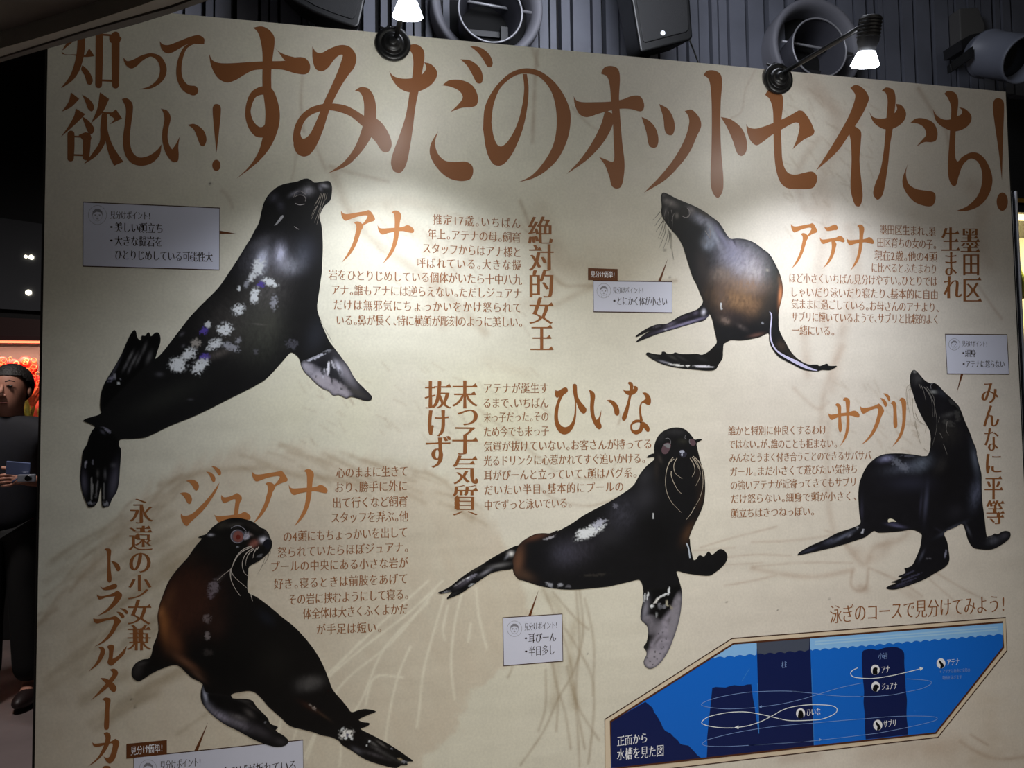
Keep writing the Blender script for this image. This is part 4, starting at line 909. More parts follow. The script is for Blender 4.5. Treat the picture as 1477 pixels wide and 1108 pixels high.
B = seg(a3, (500, 500, 16, 130, 25, (.32, .32, .37), .85, 0), (440, 640, 40, 24, -20, (.50, .50, .58), .8, 1), (650, 400, 14, 60, 28, (.45, .45, .46), .8, 0), (600, 500, 14, 60, 28, (.38, .38, .40), .8, 0), (690, 440, 14, 80, 28, (.42, .42, .43), .75, 0), (740, 430, 12, 70, 25, (.40, .40, .41), .7, 0), (800, 310, 16, 60, 22, (.36, .36, .37), .7, 0), (850, 410, 24, 70, 20, (.34, .34, .35), .75, 0), (640, 540, 12, 40, 20, (.36, .36, .38), .7, 0), (525, 685, 12, 12, 0, W1, .9, 3), (545, 635, 8, 8, 0, W2, .9, 3), (485, 610, 14, 30, -10, W2, .8, 3))
photo('hind_flipper', fu, (.035, .035, .04), B, s1, LS+1, 1.8, label='hind flipper fanned upward')
e = Ink(); c = a1(537, 350); e.disc(c, 8.0, 6.2); eye = e.build('eye', mat('dark eye ink', (.10, .09, .10), .4, spec=.35), s1, LS+2)
ink = Ink(); ink.line([a1(537+62*math.cos(t), 350+46*math.sin(t)) for t in np.linspace(-2.6, .5, 16)], .7); ink.line(smooth_path('485,395 530,410 585,402', a1), 1.1); ink.line(smooth_path('470,330 490,280 540,262 600,300', a1), .6)
ink.line(smooth_path('475,640 500,658 525,672', a1), .8); ink.build_each('eye_glint', mat('pale glint ink', (.62, .60, .60), .45, spec=.3), s1, LS+3)
ink = Ink(); ink.O('262,632c 290,595 330,535 355,520 360,540 330,580 290,620', a1); ink.build('ear', mat('grey ear ink', (.62, .62, .64), .45, spec=.3), s1, LS+2, 'pale grey ear')
whiskers(s1, ('755,290 730,360 690,420', '770,285 745,370 700,470 660,560', '790,285 765,380 735,480 690,600', '805,290 790,380 750,500 720,600', '825,290 815,340 800,370', '740,330 700,400', '720,420 680,480 660,530', '760,430 735,540 715,620'), LS+3, a1, .55, (.60, .57, .53))

# --- upper right seal
b1 = tile(910, 265, 200, 1477); b2 = tile(1010, 320, 200, 1477); b3 = tile(910, 400, 200, 1477); b4 = tile(1030, 400, 200, 1477)
loop = px_loop((b1, '322,125 333,102 347,95 385,105 470,150 560,190 680,240 780,295 870,360 935,410 990,490 1055,583 1130,583 1220,592 1310,625 1400,690'), (b2, '738,344 800,450 850,560 876,660 880,760 860,860 840,940 832,1040'), (b4, '690,400 688,470 690,540 720,620 760,690 810,780 870,850 940,900 1010,930 1100,930 1120,945 1160,935 1205,920 1220,940 1260,945 1310,945 1270,975 1230,990 1150,987 1110,1000 1050,1000 950,985 860,940 760,890 680,840 620,760 588,680 580,597 500,632 400,657 280,674 180,670 130,695 103,715 95,800 80,870 50,920 20,975'),
    (b3, '900,983 830,995 700,985 500,965 350,930 240,880 180,840 160,815 180,800 230,812 300,822 325,820 330,795 360,793 385,812 440,815 475,800 520,815 620,818 700,815 760,825 820,795 870,750 913,700 910,650 890,560 870,460 838,388 820,420 780,460 700,480 500,540 300,600 180,645 62,692 57,685 75,665 140,610 208,566 130,605 62,636 50,628 90,595 160,550 250,510 300,500 380,495 450,455 550,400 700,345 745,305 768,250 740,180 700,80'), (b1, '660,1000 620,880 580,750 555,670 500,570 430,490 370,410 335,350 322,290 328,250 326,200 320,160'))
B = []
B += seg(b2, (760, 560, 170, 330, -10, (.19, .20, .19), .8, 0), (560, 260, 150, 90, 35, (.24, .25, .27), .8, 0), (430, 430, 230, 190, 30, (.58, .57, .62), .95, 2), (560, 560, 130, 160, 20, (.66, .64, .66), .7, 2), (330, 330, 150, 120, 40, (.50, .50, .58), .85, 2), (240, 560, 130, 90, 0, (.50, .45, .42), .7, 2), (460, 680, 260, 110, 5, (.50, .42, .37), .85, 2), (400, 830, 250, 130, 10, (.49, .385, .29), .9, 2), (560, 920, 140, 80, -40, (.46, .36, .28), .6, 2), (230, 800, 80, 160, 0, (.34, .29, .27), .6, 2), (300, 980, 130, 60, 10, (.30, .24, .22), .6, 2), (855, 790, 22, 130, 4, (.78, .52, .36), .95, 0), (850, 610, 26, 60, 0, (.45, .35, .28), .6, 0), (715, 515, 18, 14, 30, (.62, .60, .56), .8, 0), (225, 880, 8, 12, 0, W1, .9, 3), (230, 930, 8, 10, 0, W1, .8, 3), (270, 1050, 40, 30, 30, (.50, .44, .42), .6, 1), (180, 200, 30, 130, -25, (.58, .59, .66), .8, 2), (90, 240, 60, 60, 0, (.62, .66, .74), .7, 2), (250, 180, 20, 130, -32, (.48, .48, .56), .7, 0), (400, 1020, 220, 70, 0, (.13, .13, .15), .6, 0), (700, 900, 90, 160, 20, (.17, .17, .17), .6, 0))
B += seg(b1, (760, 390, 130, 55, 28, (.56, .57, .64), .9, 2), (860, 560, 80, 90, 20, (.56, .59, .67), .8, 2), (850, 480, 34, 70, -20, (.62, .64, .70), .8, 2), (420, 205, 80, 36, 25, (.50, .48, .48), .75, 2), (350, 120, 26, 20, 0, (.34, .33, .34), .7, 0), (640, 280, 50, 40, 30, (.50, .48, .50), .7, 2), (490, 340, 20, 30, 0, (.5, .48, .47), .7, 0), (370, 300, 18, 60, 10, (.38, .37, .38), .7, 2), (800, 320, 120, 30, 32, (.30, .28, .26), .7, 0), (640, 480, 130, 90, 20, (.10, .11, .13), .7, 0), (960, 560, 30, 160, -30, (.50, .50, .60), .7, 2), (1080, 640, 30, 90, -30, (.56, .55, .64), .7, 2), (1100, 620, 12, 50, -25, (.12, .12, .16), .8, 0), (760, 860, 70, 160, 0, (.22, .20, .20), .6, 0), (800, 620, 60, 40, 0, (.36, .36, .38), .5, 2))
B += seg(b3, (960, 300, 10, 28, 0, W1, .8, 3), (1000, 460, 70, 40, 20, (.42, .36, .33), .6, 2), (1180, 530, 60, 22, 30, (.33, .30, .30), .6, 2), (1400, 490, 14, 10, 0, W2, .8, 3), (1340, 615, 80, 20, -12, (.42, .30, .27), .6, 0))
B += seg(b4, (720, 730, 60, 60, 50, (.27, .22, .19), .6, 2), (840, 840, 30, 90, -50, (.24, .21, .19), .5, 0))
s2 = photo('seal_photograph', loop, (.105, .107, .12), B, board, LS, 1.6, label='seal with a silver and tan chest, nose pointing up left')
fa = px_loop((b3, '838,390 820,422 780,460 700,480 500,540 300,600 180,645 62,692 57,685 75,665 140,610 208,566 130,605 62,636 50,628 90,595 160,550 250,510 300,500 380,495 450,455 550,400 700,345 748,305 780,300'))
photo('front_flipper', fa, (.10, .09, .12), seg(b3, (560, 500, 260, 14, -17, (.56, .54, .68), .95, 0), (420, 500, 60, 20, -20, (.40, .38, .46), .8, 0), (775, 370, 22, 32, 15, (.78, .78, .88), .95, 0), (690, 380, 30, 22, -20, (.36, .34, .42), .8, 0), (560, 430, 90, 22, -20, (.22, .20, .26), .8, 2), (370, 555, 14, 8, -15, W1, .8, 3), (270, 520, 40, 18, -10, (.30, .29, .33), .8, 1), (230, 600, 90, 20, -20, (.16, .14, .19), .6, 0)), s2, LS+1, 1.6, label='shiny thin flipper stretched to the left')
fb = px_loop((b3, '960,760 980,800 975,870 940,920 905,980 830,995 700,985 500,965 350,930 240,880 180,840 160,815 180,800 230,812 300,822 325,820 330,795 360,793 385,812 440,815 475,800 520,815 620,818 700,815 760,825 820,795 870,760'))
photo('front_flipper', fb, (.085, .085, .09), seg(b3, (480, 935, 90, 9, 8, (.88, .88, .92), .95, 3), (360, 905, 70, 8, 14, (.6, .6, .66), .85, 0), (605, 945, 22, 10, 0, (.92, .92, .96), 1, 3), (770, 950, 110, 9, 2, (.80, .80, .88), .9, 3), (440, 850, 60, 14, 30, (.24, .24, .23), .8, 0), (540, 860, 60, 12, 28, (.20, .20, .20), .8, 0), (230, 840, 60, 14, 15, (.22, .22, .22), .7, 0), (760, 870, 60, 20, 20, (.16, .16, .17), .6, 0)), s2, LS+1, 1.6, label='flipper bent along the ground with a bright lower edge')
ink = Ink(); q = smooth_path('590,368 606,385 612,430 606,500 600,560 602,640 625,720 670,785 740,835 830,882 920,928 1010,970 1100,994', b4); ink.line(q, np.interp(np.arange(len(q)), np.array([0, 8, 25, 42, 48, 58, 66, len(q)-1]), [.6, 1.8, 2.0, 2.2, 3.4, 5.0, 3.6, .8]))
ink.build('flipper_glint', mat('lilac glint ink', (.78, .77, .90), .4, spec=.35), s2, LS+1, 'bright lilac edge of the right flipper')
ink = Ink(); ink.disc(b1(567, 300), 6.0, 7.6); ink.build('eye', MATS['dark eye ink'], s2, LS+2)
ink = Ink(); ink.line(smooth_path('600,260 625,290 625,330 600,350', b1), .8); ink.line(smooth_path('540,340 580,360 620,350', b1), .8); ink.line(smooth_path('790,500 820,545 850,585', b1), .8); ink.line(smooth_path('835,475 848,520 845,560', b1), .8); ink.build_each('eye_glint', MATS['pale glint ink'], s2, LS+3)
whiskers(s2, ('312,300 270,350 230,390', '330,345 290,400 255,450', '345,390 300,460 265,515', '352,395 330,480 290,580', '368,420 350,500 310,590', '375,450 360,540 300,690', '400,480 385,580 340,710', '408,500 410,580 390,650', '425,520 420,620 425,690', '437,530 440,700 458,810', '380,300 365,340 350,370', '345,395 320,430 290,470'), LS+3, b1, .55, (.20, .20, .20))
whiskers(s2, ('375,270 360,330 360,380', '430,280 445,360 440,470', '400,300 395,360 400,420', '460,320 430,400'), LS+3, b1, .6, (.52, .50, .50), 'whiskers')

# --- middle seal
c5 = tile(860, 600, 200, 1477); c6 = tile(625, 740, 200, 1477); c7 = tile(800, 690, 200, 1477); c8 = tile(880, 770, 200, 1108); c9 = KT
loop = px_loop((c5, '540,440 560,420 598,402 618,398 615,340 640,250 690,180 760,140 850,122 930,135 990,180 1030,230 1050,253 1090,245 1130,250 1100,270 1070,292 1085,380 1110,480 1140,580 1158,680 1160,800 1145,930 1110,1030'), (c7, '1477,520 1432,640'), (c8, '637,40 642,100 655,160 668,210 690,202 705,177 720,170 750,182 775,150 790,142 815,167 850,140 880,122 915,135 938,175 930,220 890,270 840,310 795,335 700,330 600,315 533,300 545,350 570,440 575,500 565,620 545,720 510,830 470,930 420,1010 370,1060 320,1080 280,1060 268,1020 290,970 290,940 268,905 290,870 305,790 295,735 245,683 250,600 265,520 262,430 245,380 225,368 150,385 0,420'),
    (c9, '600,92 400,108 250,92 130,55'), (c6, '910,710 860,650 836,588 740,610 620,640 540,690 450,750 380,800 280,865 150,918 146,905 195,842 85,862 50,848 80,835 170,790 270,710 380,630 500,560 640,470 780,395 900,347 950,300 1030,250 1100,222 1180,215 1240,218 1330,180'), (c7, '30,565 185,480 300,400 420,335 600,240 720,165 800,110 850,60'), (c5, '440,665 480,600 540,530 600,480 620,460 612,438 555,446'))
B = []
B += seg(c7, (720, 380, 150, 200, 20, (.205, .205, .24), .75, 2), (960, 200, 120, 160, 20, (.20, .20, .225), .6, 0), (200, 780, 260, 150, -20, (.21, .205, .24), .7, 2), (560, 600, 160, 120, 0, (.17, .17, .19), .6, 0), (385, 560, 150, 48, -28, W1, 1, 1), (300, 590, 70, 44, -20, W1, .95, 1), (470, 490, 70, 40, -35, (.62, .63, .70), .9, 1), (650, 290, 24, 30, 20, (.4, .4, .45), .7, 1), (1048, 405, 7, 36, 6, W1, .95, 3), (1430, 580, 60, 130, 30, (.30, .21, .15), .7, 0), (1100, 620, 200, 250, 0, (.045, .045, .05), .7, 0), (430, 1030, 120, 16, -5, (.20, .19, .18), .6, 1))
B += seg(c6, (905, 520, 60, 190, 8, (.36, .25, .19), .95, 0), (1080, 250, 150, 40, -15, (.35, .23, .18), .9, 0), (970, 660, 120, 60, 25, (.28, .21, .17), .8, 0), (1390, 430, 140, 120, 0, (.23, .23, .28), .6, 2), (1240, 265, 55, 12, -20, (.62, .62, .66), .9, 1), (1185, 280, 14, 10, 0, W2, .9, 3), (1240, 770, 40, 22, 30, W2, .9, 1), (1350, 765, 26, 20, -20, W2, .9, 1), (1440, 785, 26, 14, 0, W3, .9, 1), (1140, 480, 130, 200, 0, (.07, .07, .085), .6, 0))
B += seg(c5, (840, 170, 110, 40, 0, (.18, .18, .19), .7, 2), (690, 230, 40, 60, 20, (.17, .17, .18), .6, 0), (640, 560, 30, 140, 0, (.16, .14, .13), .6, 0), (920, 270, 50, 30, 0, (.17, .17, .15), .7, 2), (1090, 640, 40, 200, 0, (.15, .12, .11), .6, 0), (520, 640, 80, 120, 30, (.19, .19, .21), .6, 0), (1120, 880, 40, 140, 15, (.20, .15, .12), .7, 0), (680, 460, 20, 50, -20, (.24, .22, .21), .6, 0))
s3 = photo('seal_photograph', loop, (.085, .085, .095), B, board, LS, 1.6, label='dark seal facing out with long curved whiskers')
fh = px_loop((c6, '850,590 740,610 620,640 540,690 450,750 380,800 280,865 150,918 146,905 195,842 85,862 50,848 80,835 170,790 270,710 380,630 500,560 640,470 780,395 905,345 870,430 845,510'))
photo('hind_flipper', fh, (.055, .055, .06), seg(c6, (830, 435, 34, 26, 0, (.86, .87, .92), .95, 0), (790, 460, 40, 14, -50, (.55, .56, .6), .7, 0), (700, 560, 110, 22, -10, (.42, .42, .43), .8, 0), (560, 630, 80, 18, -30, (.5, .5, .54), .8, 0), (400, 690, 60, 18, -35, (.5, .5, .56), .85, 1), (330, 740, 110, 26, -32, (.30, .29, .33), .8, 0), (405, 770, 34, 10, -35, W1, .9, 3), (370, 690, 20, 8, -40, W1, .9, 3), (290, 740, 90, 7, -35, (.55, .55, .58), .8, 3), (130, 845, 40, 12, -15, W2, .9, 1), (450, 600, 80, 20, -32, (.24, .23, .22), .7, 0), (230, 860, 60, 14, -25, (.17, .17, .18), .7, 0)), s3, LS+1, 1.6, label='thin forked hind flipper')
ff = px_loop((c8, '265,470 320,440 420,430 500,410 550,400 570,440 575,500 565,620 545,720 510,830 470,930 420,1010 370,1060 320,1078 280,1060 270,1020 292,970 292,940 270,905 292,870 307,790 297,735 247,683 252,600 265,520'))
photo('front_flipper', ff, (.06, .06, .065), seg(c8, (440, 850, 95, 230, 22, (.56, .545, .60), .98, 4), (525, 660, 46, 170, 10, (.50, .49, .53), .95, 4), (330, 1010, 75, 80, 0, (.58, .565, .61), .95, 4), (330, 730, 80, 70, 30, (.46, .45, .49), .9, 4), (280, 610, 26, 90, 10, (.50, .50, .55), .9, 0), (275, 510, 8, 34, 6, W1, .95, 3), (300, 500, 6, 34, 10, W1, .95, 3), (430, 490, 60, 7, -25, W1, .95, 3), (470, 455, 8, 40, 12, W1, .95, 3), (375, 530, 40, 9, -50, (.85, .87, .92), .95, 3), (335, 580, 16, 14, 0, W1, 1, 3), (372, 648, 7, 22, 0, W1, .95, 3), (432, 585, 12, 16, 0, W2, .95, 1), (400, 580, 16, 22, 0, W2, .8, 1), (455, 555, 10, 26, -10, (.70, .69, .62), .9, 1), (490, 590, 9, 30, -30, (.55, .53, .48), .8, 1), (395, 640, 50, 90, 20, (.05, .05, .05), .9, 0), (330, 830, 36, 60, 40, (.15, .145, .15), .8, 0), (295, 900, 24, 40, 0, (.12, .12, .12), .85, 0), (380, 850, 12, 60, 40, (.22, .21, .22), .7, 0), (470, 690, 14, 30, 20, (.24, .23, .25), .6, 0))
    + [(c8, x, y, 6, 6, 0, (.08, .08, .08), .85, 3) for (x, y) in ((445, 748), (420, 790), (445, 840), (415, 860), (410, 920), (360, 945), (355, 985), (320, 1020), (385, 800), (430, 905), (340, 1050), (300, 990), (400, 960), (375, 1000))], s3, LS+1, 1.6, label='mottled grey front flipper with spots')
ink = Ink(); ink.line(smooth_path('610,75 625,110 632,150 638,195', c8), 2.0); ink.build('flipper_glint', mat('pale blue glint ink', (.70, .74, .80), .4, spec=.35), s3, LS+1)
ink = Ink(); ink.O('705,330 720,300 770,285 795,310 785,350 755,400 715,405 695,370', c5); ink.O('990,270 1010,245 1050,265 1060,300 1030,320 1005,305', c5); ey = ink.build_each('eye', mat('dull pinkish eye ink', (.36, .28, .31), .4, spec=.35), s3, LS+2, 'pale reddish eye')
ink = Ink(); ink.O('720,310 760,292 785,310 780,345 750,335', c5); ink.line(smooth_path('735,245 765,238 790,262 792,300', c5), .7); ink.line(smooth_path('950,205 945,235 958,245', c5), .6); ink.line(smooth_path('995,250 992,275 1000,300', c5), .9); ink.build_each('eye_glint', mat('grey glint ink', (.48, .48, .50), .45, spec=.3), s3, LS+3)
ink = Ink(); ink.O('885,375 900,362 935,362 945,385 965,395 955,430 925,445 900,430 887,405', c5); ink.build('nose', mat('nose ink', (.20, .20, .25), .4, spec=.35), s3, LS+2); ink = Ink(); ink.O('890,372 910,365 935,370 938,392 915,398 893,392', c5); ink.O('905,405 920,400 920,425 910,430', c5); ink.build_each('nose_glint', mat('light glint ink', (.66, .68, .76), .45, spec=.3), s3, LS+3)
whiskers(s3, ('830,460 780,500 750,580 738,690 745,780 770,860 820,940 905,1028', '820,440 780,490 750,570', '860,450 830,510 828,570 850,620 915,668', '800,590 800,640 830,720 870,790 907,828', '1030,430 1090,480 1125,560 1138,680 1130,780 1100,880 1060,950', '1040,450 1080,510 1105,590 1100,660 1060,745', '1020,440 1060,500 1090,560', '1000,450 1040,520 1050,590 1020,650', '1055,960 1010,1040 960,1105', '1080,470 1140,570 1158,660'), LS+3, c5, .85, (.70, .66, .60))

# --- right seal
d1 = tile(1220, 520, 200, 1477); d2 = tile(1140, 720, 200, 1477); d3 = tile(1270, 640, 200, 1477); d4 = tile(1270, 720, 200, 1477); d5 = tile(1097, 540, 380, 1477)
loop = px_loop((d1, '684,160 690,140 705,110 735,102 770,130 830,200 890,240 950,242 1000,280 1050,335 1120,400 1180,460 1222,525 1240,570 1270,650 1310,740 1335,800 1350,850 1385,930 1395,980'), (d3, '1025,110 1050,220 1075,320 1078,460 1085,620 1105,760 1120,900 1135,990 1160,985 1200,970 1215,958 1250,965 1290,940 1340,930 1380,945 1385,985'), (d4, '1365,430 1300,480 1220,525 1160,540 1060,535 985,515 940,450 920,400 905,340 870,265 800,300 680,360 710,450 725,540 735,630 720,690 660,745 580,790 480,850 360,900 250,940 150,965 80,960 60,945 100,920 165,895 112,885 170,865 230,835 185,825 260,790 265,765 255,735 290,730 340,700 380,620 420,520 435,430 435,370 330,325'),
    (d2, '1200,340 1100,350 940,358 890,340 800,405 700,440 550,490 400,530 250,565 120,592 75,595 105,560 230,490 370,430 500,360 650,310 745,260 735,160'), (d5, '548,690 550,640 560,590 600,510 670,455 760,443 860,450 932,458 950,420'), (d1, '902,880 905,830 890,740 850,670 790,560 740,440 715,350 690,280 682,210'))
B = []
B += seg(d3, (300, 250, 230, 60, -10, (.27, .29, .35), .8, 2), (60, 160, 75, 32, -10, (.46, .47, .60), .85, 2), (440, 210, 110, 70, -40, (.33, .36, .42), .8, 2), (220, 230, 110, 40, 30, (.40, .42, .48), .7, 1), (330, 420, 260, 90, 0, (.155, .16, .215), .7, 0), (1010, 150, 40, 170, -8, (.34, .37, .44), .8, 0), (1020, 520, 60, 150, 12, (.30, .32, .40), .85, 2), (485, 620, 22, 170, 5, (.26, .27, .35), .8, 0), (430, 640, 14, 120, 5, (.20, .20, .27), .7, 0), (800, 720, 90, 80, -30, (.15, .15, .18), .6, 0), (760, 910, 130, 20, -28, (.34, .36, .44), .8, 0), (700, 350, 200, 300, 0, (.065, .060, .065), .6, 0), (935, 920, 14, 60, -25, (.30, .31, .36), .8, 0), (300, 130, 70, 14, 0, (.33, .34, .40), .7, 1), (640, 230, 60, 90, 30, (.17, .165, .17), .6, 2))
B += seg(d1, (770, 190, 60, 70, 20, (.23, .23, .24), .8, 2), (735, 120, 18, 14, 0, (.62, .62, .62), .8, 0), (935, 335, 36, 18, 5, (.52, .53, .54), .95, 0), (1030, 340, 60, 40, 40, (.19, .20, .24), .7, 0), (1090, 580, 70, 24, -15, (.27, .27, .28), .7, 2), (1100, 670, 60, 30, 20, (.30, .30, .30), .6, 1), (1190, 590, 30, 60, 0, (.26, .26, .26), .6, 1), (1150, 440, 40, 20, 40, (.26, .26, .27), .7, 2), (1080, 760, 150, 140, 30, (.17, .165, .16), .6, 2), (870, 600, 60, 180, -10, (.10, .095, .09), .6, 0), (1170, 500, 60, 20, 35, (.05, .05, .05), .8, 0), (1350, 930, 40, 60, -20, (.08, .08, .08), .6, 0))
B += seg(d2, (560, 400, 130, 18, -28, (.36, .38, .46), .85, 0), (420, 445, 70, 22, -22, (.26, .27, .34), .8, 2), (630, 390, 26, 10, -30, (.48, .49, .56), .8, 0), (770, 345, 10, 28, 20, (.72, .74, .80), .9, 3), (715, 305, 14, 10, 0, W2, .9, 3), (200, 545, 100, 14, -20, (.22, .23, .30), .8, 0), (1130, 285, 90, 16, 10, (.34, .34, .46), .85, 0), (1100, 265, 50, 20, 10, (.24, .24, .34), .8, 0), (760, 120, 18, 120, 0, (.20, .20, .27), .6, 0))
B += seg(d4, (440, 600, 14, 60, 25, (.27, .28, .34), .8, 0), (510, 628, 60, 6, 0, (.36, .36, .40), .8, 3), (695, 580, 8, 44, 10, (.50, .51, .60), .9, 3), (330, 830, 120, 8, -22, (.27, .27, .36), .8, 3), (300, 790, 80, 7, -25, (.24, .24, .32), .8, 3), (280, 880, 130, 7, -20, (.24, .24, .32), .8, 3), (230, 920, 120, 10, -14, (.20, .20, .28), .7, 0), (1210, 440, 70, 40, -20, (.28, .29, .33), .9, 2), (1320, 390, 50, 34, -20, (.24, .24, .28), .9, 0), (1180, 400, 40, 14, -20, (.33, .33, .36), .8, 1), (620, 330, 50, 10, 30, (.17, .17, .22), .6, 0))
s4 = photo('seal_photograph', loop, (.095, .093, .112), B, board, LS, 1.6, label='slim blue-black seal standing with its neck stretched up')
ink = Ink(); ink.O('1095,415 1140,430 1190,470 1222,522 1215,530 1180,500 1150,475 1120,470', d1); ink.build('ear', mat('grey-black ear ink', (.19, .19, .20), .45, spec=.3), s4, LS+2)
Ink().fill(smooth_loop('1040,222 1055,210 1085,212 1128,240 1085,240 1042,246', d2)).build('gap', mat('cream gap ink', (.90, .88, .80), .42, spec=.3), s4, LS+1, 'small cream gap under the belly')
ink = Ink(); ink.O('915,270 935,255 960,265 972,290 955,305 930,300', d1); ink.build('eye', MATS['dark eye ink'], s4, LS+2)
ink = Ink(); ink.line(smooth_path('908,300 905,265 925,248', d1), .8); ink.line(smooth_path('900,250 930,242', d1), .5); ink.build_each('eye_glint', MATS['grey glint ink'], s4, LS+3)
whiskers(s4, ('800,260 830,330 850,420', '850,290 900,370 935,450 955,540 970,640 960,760 920,910', '830,280 880,350 915,430 925,600', '860,280 920,360 945,440 940,600', '780,250 800,300', '1000,600 985,660', '1040,890 1080,1000', '1000,770 1030,830', '1080,650 1070,740 1100,800'), LS+3, d1, .6, (.50, .49, .48))
whiskers(s4, ('690,250 650,290 645,400 680,560 690,640', '700,300 660,330 650,480', '715,400 710,500 740,620 840,680', '740,560 780,640 850,690', '740,640 760,760 800,900', '720,560 740,700 790,800', '690,300 680,360 690,480', '860,690 840,780', '830,940 880,970'), LS+3, d1, .4, (.58, .53, .46))

# --- lower left seal
e5 = tile(220, 740, 200, 1477); e6 = tile(180, 860, 240, 1108); e7 = tile(330, 860, 200, 1477); e8 = tile(420, 958, 200, 1477)
loop = px_loop((e5, '485,262 530,240 572,225 640,150 720,95 800,65 890,52 980,65 1080,100 1150,155 1200,175 1238,220 1250,258 1275,310 1265,380 1210,450 1120,520 1030,572 1020,650 1012,740 1022,850 1100,890 1200,960 1300,1040'), (e7, '570,225 680,310 780,410 880,530 960,650 1020,770 1070,900 1110,1000 1200,1105'), (e8, '600,460 643,513 720,490 800,480 905,505 850,530 780,560 720,595 760,618 830,628 832,648 780,675 738,692 850,750 1000,830 1130,910 1230,980 1300,1035 1240,1042 1238,1075 1170,1080 1120,1108 1000,1085 850,1040 760,1000 640,920 540,860 510,820 430,780 330,760 230,725 130,700'),
    (e6, '1100,865 1040,810 960,740 900,670 850,635 790,635 710,655 720,680 800,684 850,697 880,740 950,810 970,850 1020,872 1005,895 1060,930 1090,965 1070,995 1010,1005 930,985 850,950 760,900 660,850 570,780 515,710 505,650 520,587 440,540 350,460 270,475 180,515 120,555 90,567 55,545 45,500 70,450 120,422 167,412 190,330 224,228 218,130 232,60'), (e5, '60,1050 80,960 120,850 170,730 270,590 370,480 460,350 525,272'))
B = []
B += seg(e6, (300, 110, 130, 180, 10, (.285, .165, .11), .95, 2), (430, 60, 180, 160, 0, (.22, .13, .10), .9, 2), (262, 180, 36, 130, -8, (.50, .32, .18), .95, 0), (330, 300, 50, 110, -20, (.36, .22, .14), .8, 0), (420, 450, 26, 110, -55, (.40, .27, .20), .85, 0), (490, 530, 60, 18, 40, (.36, .26, .21), .8, 0), (550, 150, 26, 24, -30, (.45, .41, .42), .8, 1), (552, 265, 16, 24, 0, (.50, .47, .48), .85, 1), (555, 375, 30, 20, 0, (.24, .22, .22), .8, 1), (610, 200, 70, 90, 0, (.17, .11, .09), .7, 0), (680, 480, 260, 180, 0, (.03, .03, .03), .7, 0), (85, 490, 36, 60, 20, (.20, .19, .19), .8, 0), (110, 450, 40, 14, -15, (.25, .24, .24), .7, 0))
B += seg(e5, (400, 800, 260, 260, 0, (.20, .115, .085), .9, 2), (180, 920, 60, 160, 20, (.30, .19, .13), .8, 0), (90, 1060, 40, 60, 10, (.52, .34, .21), .9, 0), (650, 790, 50, 70, 30, (.42, .39, .42), .8, 1), (620, 880, 30, 34, 0, (.40, .36, .40), .7, 1), (720, 690, 60, 20, -40, (.26, .24, .24), .7, 2), (870, 130, 90, 26, -8, (.24, .23, .22), .7, 0), (740, 130, 70, 40, -30, (.20, .19, .17), .7, 0), (430, 480, 60, 90, 35, (.14, .10, .08), .6, 0), (1080, 150, 90, 30, 25, (.16, .14, .13), .7, 0), (640, 330, 150, 110, 0, (.09, .085, .08), .6, 0), (990, 240, 40, 34, -40, (.66, .66, .72), .9, 1), (1040, 230, 30, 14, 20, (.5, .45, .45), .7, 0), (1090, 320, 50, 34, -20, (.48, .30, .27), .9, 2), (1060, 350, 30, 24, 0, (.50, .33, .30), .8, 2), (1180, 285, 40, 30, -10, (.76, .76, .82), .95, 2), (1230, 350, 34, 20, -70, (.20, .20, .25), .8, 0), (905, 360, 16, 10, 0, W2, .8, 3), (1140, 460, 30, 14, -30, (.36, .36, .38), .8, 1), (1215, 200, 20, 30, 0, (.30, .28, .28), .7, 0), (620, 235, 30, 12, 0, (.66, .66, .70), .95, 0), (900, 530, 90, 60, 60, (.04, .04, .04), .7, 0))
B += seg(e7, (860, 940, 120, 60, -20, (.27, .265, .27), .85, 2), (500, 700, 200, 200, 0, (.10, .095, .085), .6, 0), (400, 230, 110, 60, 40, (.10, .11, .14), .7, 0))
B += seg(e8, (200, 200, 130, 70, -5, (.27, .265, .265), .85, 2), (245, 470, 26, 16, 35, (.62, .58, .56), .9, 1), (200, 440, 20, 10, 35, (.55, .52, .50), .9, 1), (330, 540, 110, 14, 35, (.22, .17, .13), .8, 0), (200, 460, 130, 30, 30, (.20, .12, .09), .6, 0), (590, 745, 66, 44, -20, (.90, .92, .97), 1, 1), (540, 700, 26, 14, -30, W1, .9, 1), (580, 790, 16, 12, 0, W1, 1, 3), (640, 785, 14, 20, -30, W1, .95, 1), (600, 755, 16, 18, 0, (.08, .11, .30), .85, 3), (835, 825, 16, 10, 20, W1, 1, 3), (805, 870, 9, 9, 0, W1, .9, 3), (880, 850, 60, 14, 35, (.36, .36, .36), .8, 0), (960, 850, 60, 12, 35, (.40, .39, .38), .75, 0), (940, 920, 110, 22, 28, (.25, .245, .25), .85, 2), (900, 970, 160, 20, 18, (.24, .23, .245), .8, 2), (700, 920, 60, 26, 30, (.30, .30, .33), .8, 0), (1080, 1000, 130, 14, 28, (.22, .22, .22), .8, 2), (1070, 905, 9, 9, 0, W2, .9, 3), (1160, 1015, 26, 12, 30, (.6, .55, .45), .8, 1), (1210, 1040, 30, 12, 10, W2, .8, 1))
s5 = photo('seal_photograph', loop, (.07, .064, .062), B, board, LS, 1.6, label='stout seal with a red-brown chest looking back right')
ft = px_loop((e6, '520,587 540,640 620,650 710,668 720,682 800,684 850,697 880,740 950,810 970,850 1020,872 1005,895 1060,930 1090,965 1070,995 1010,1005 930,985 850,950 760,900 660,850 570,780 515,710 505,650'))
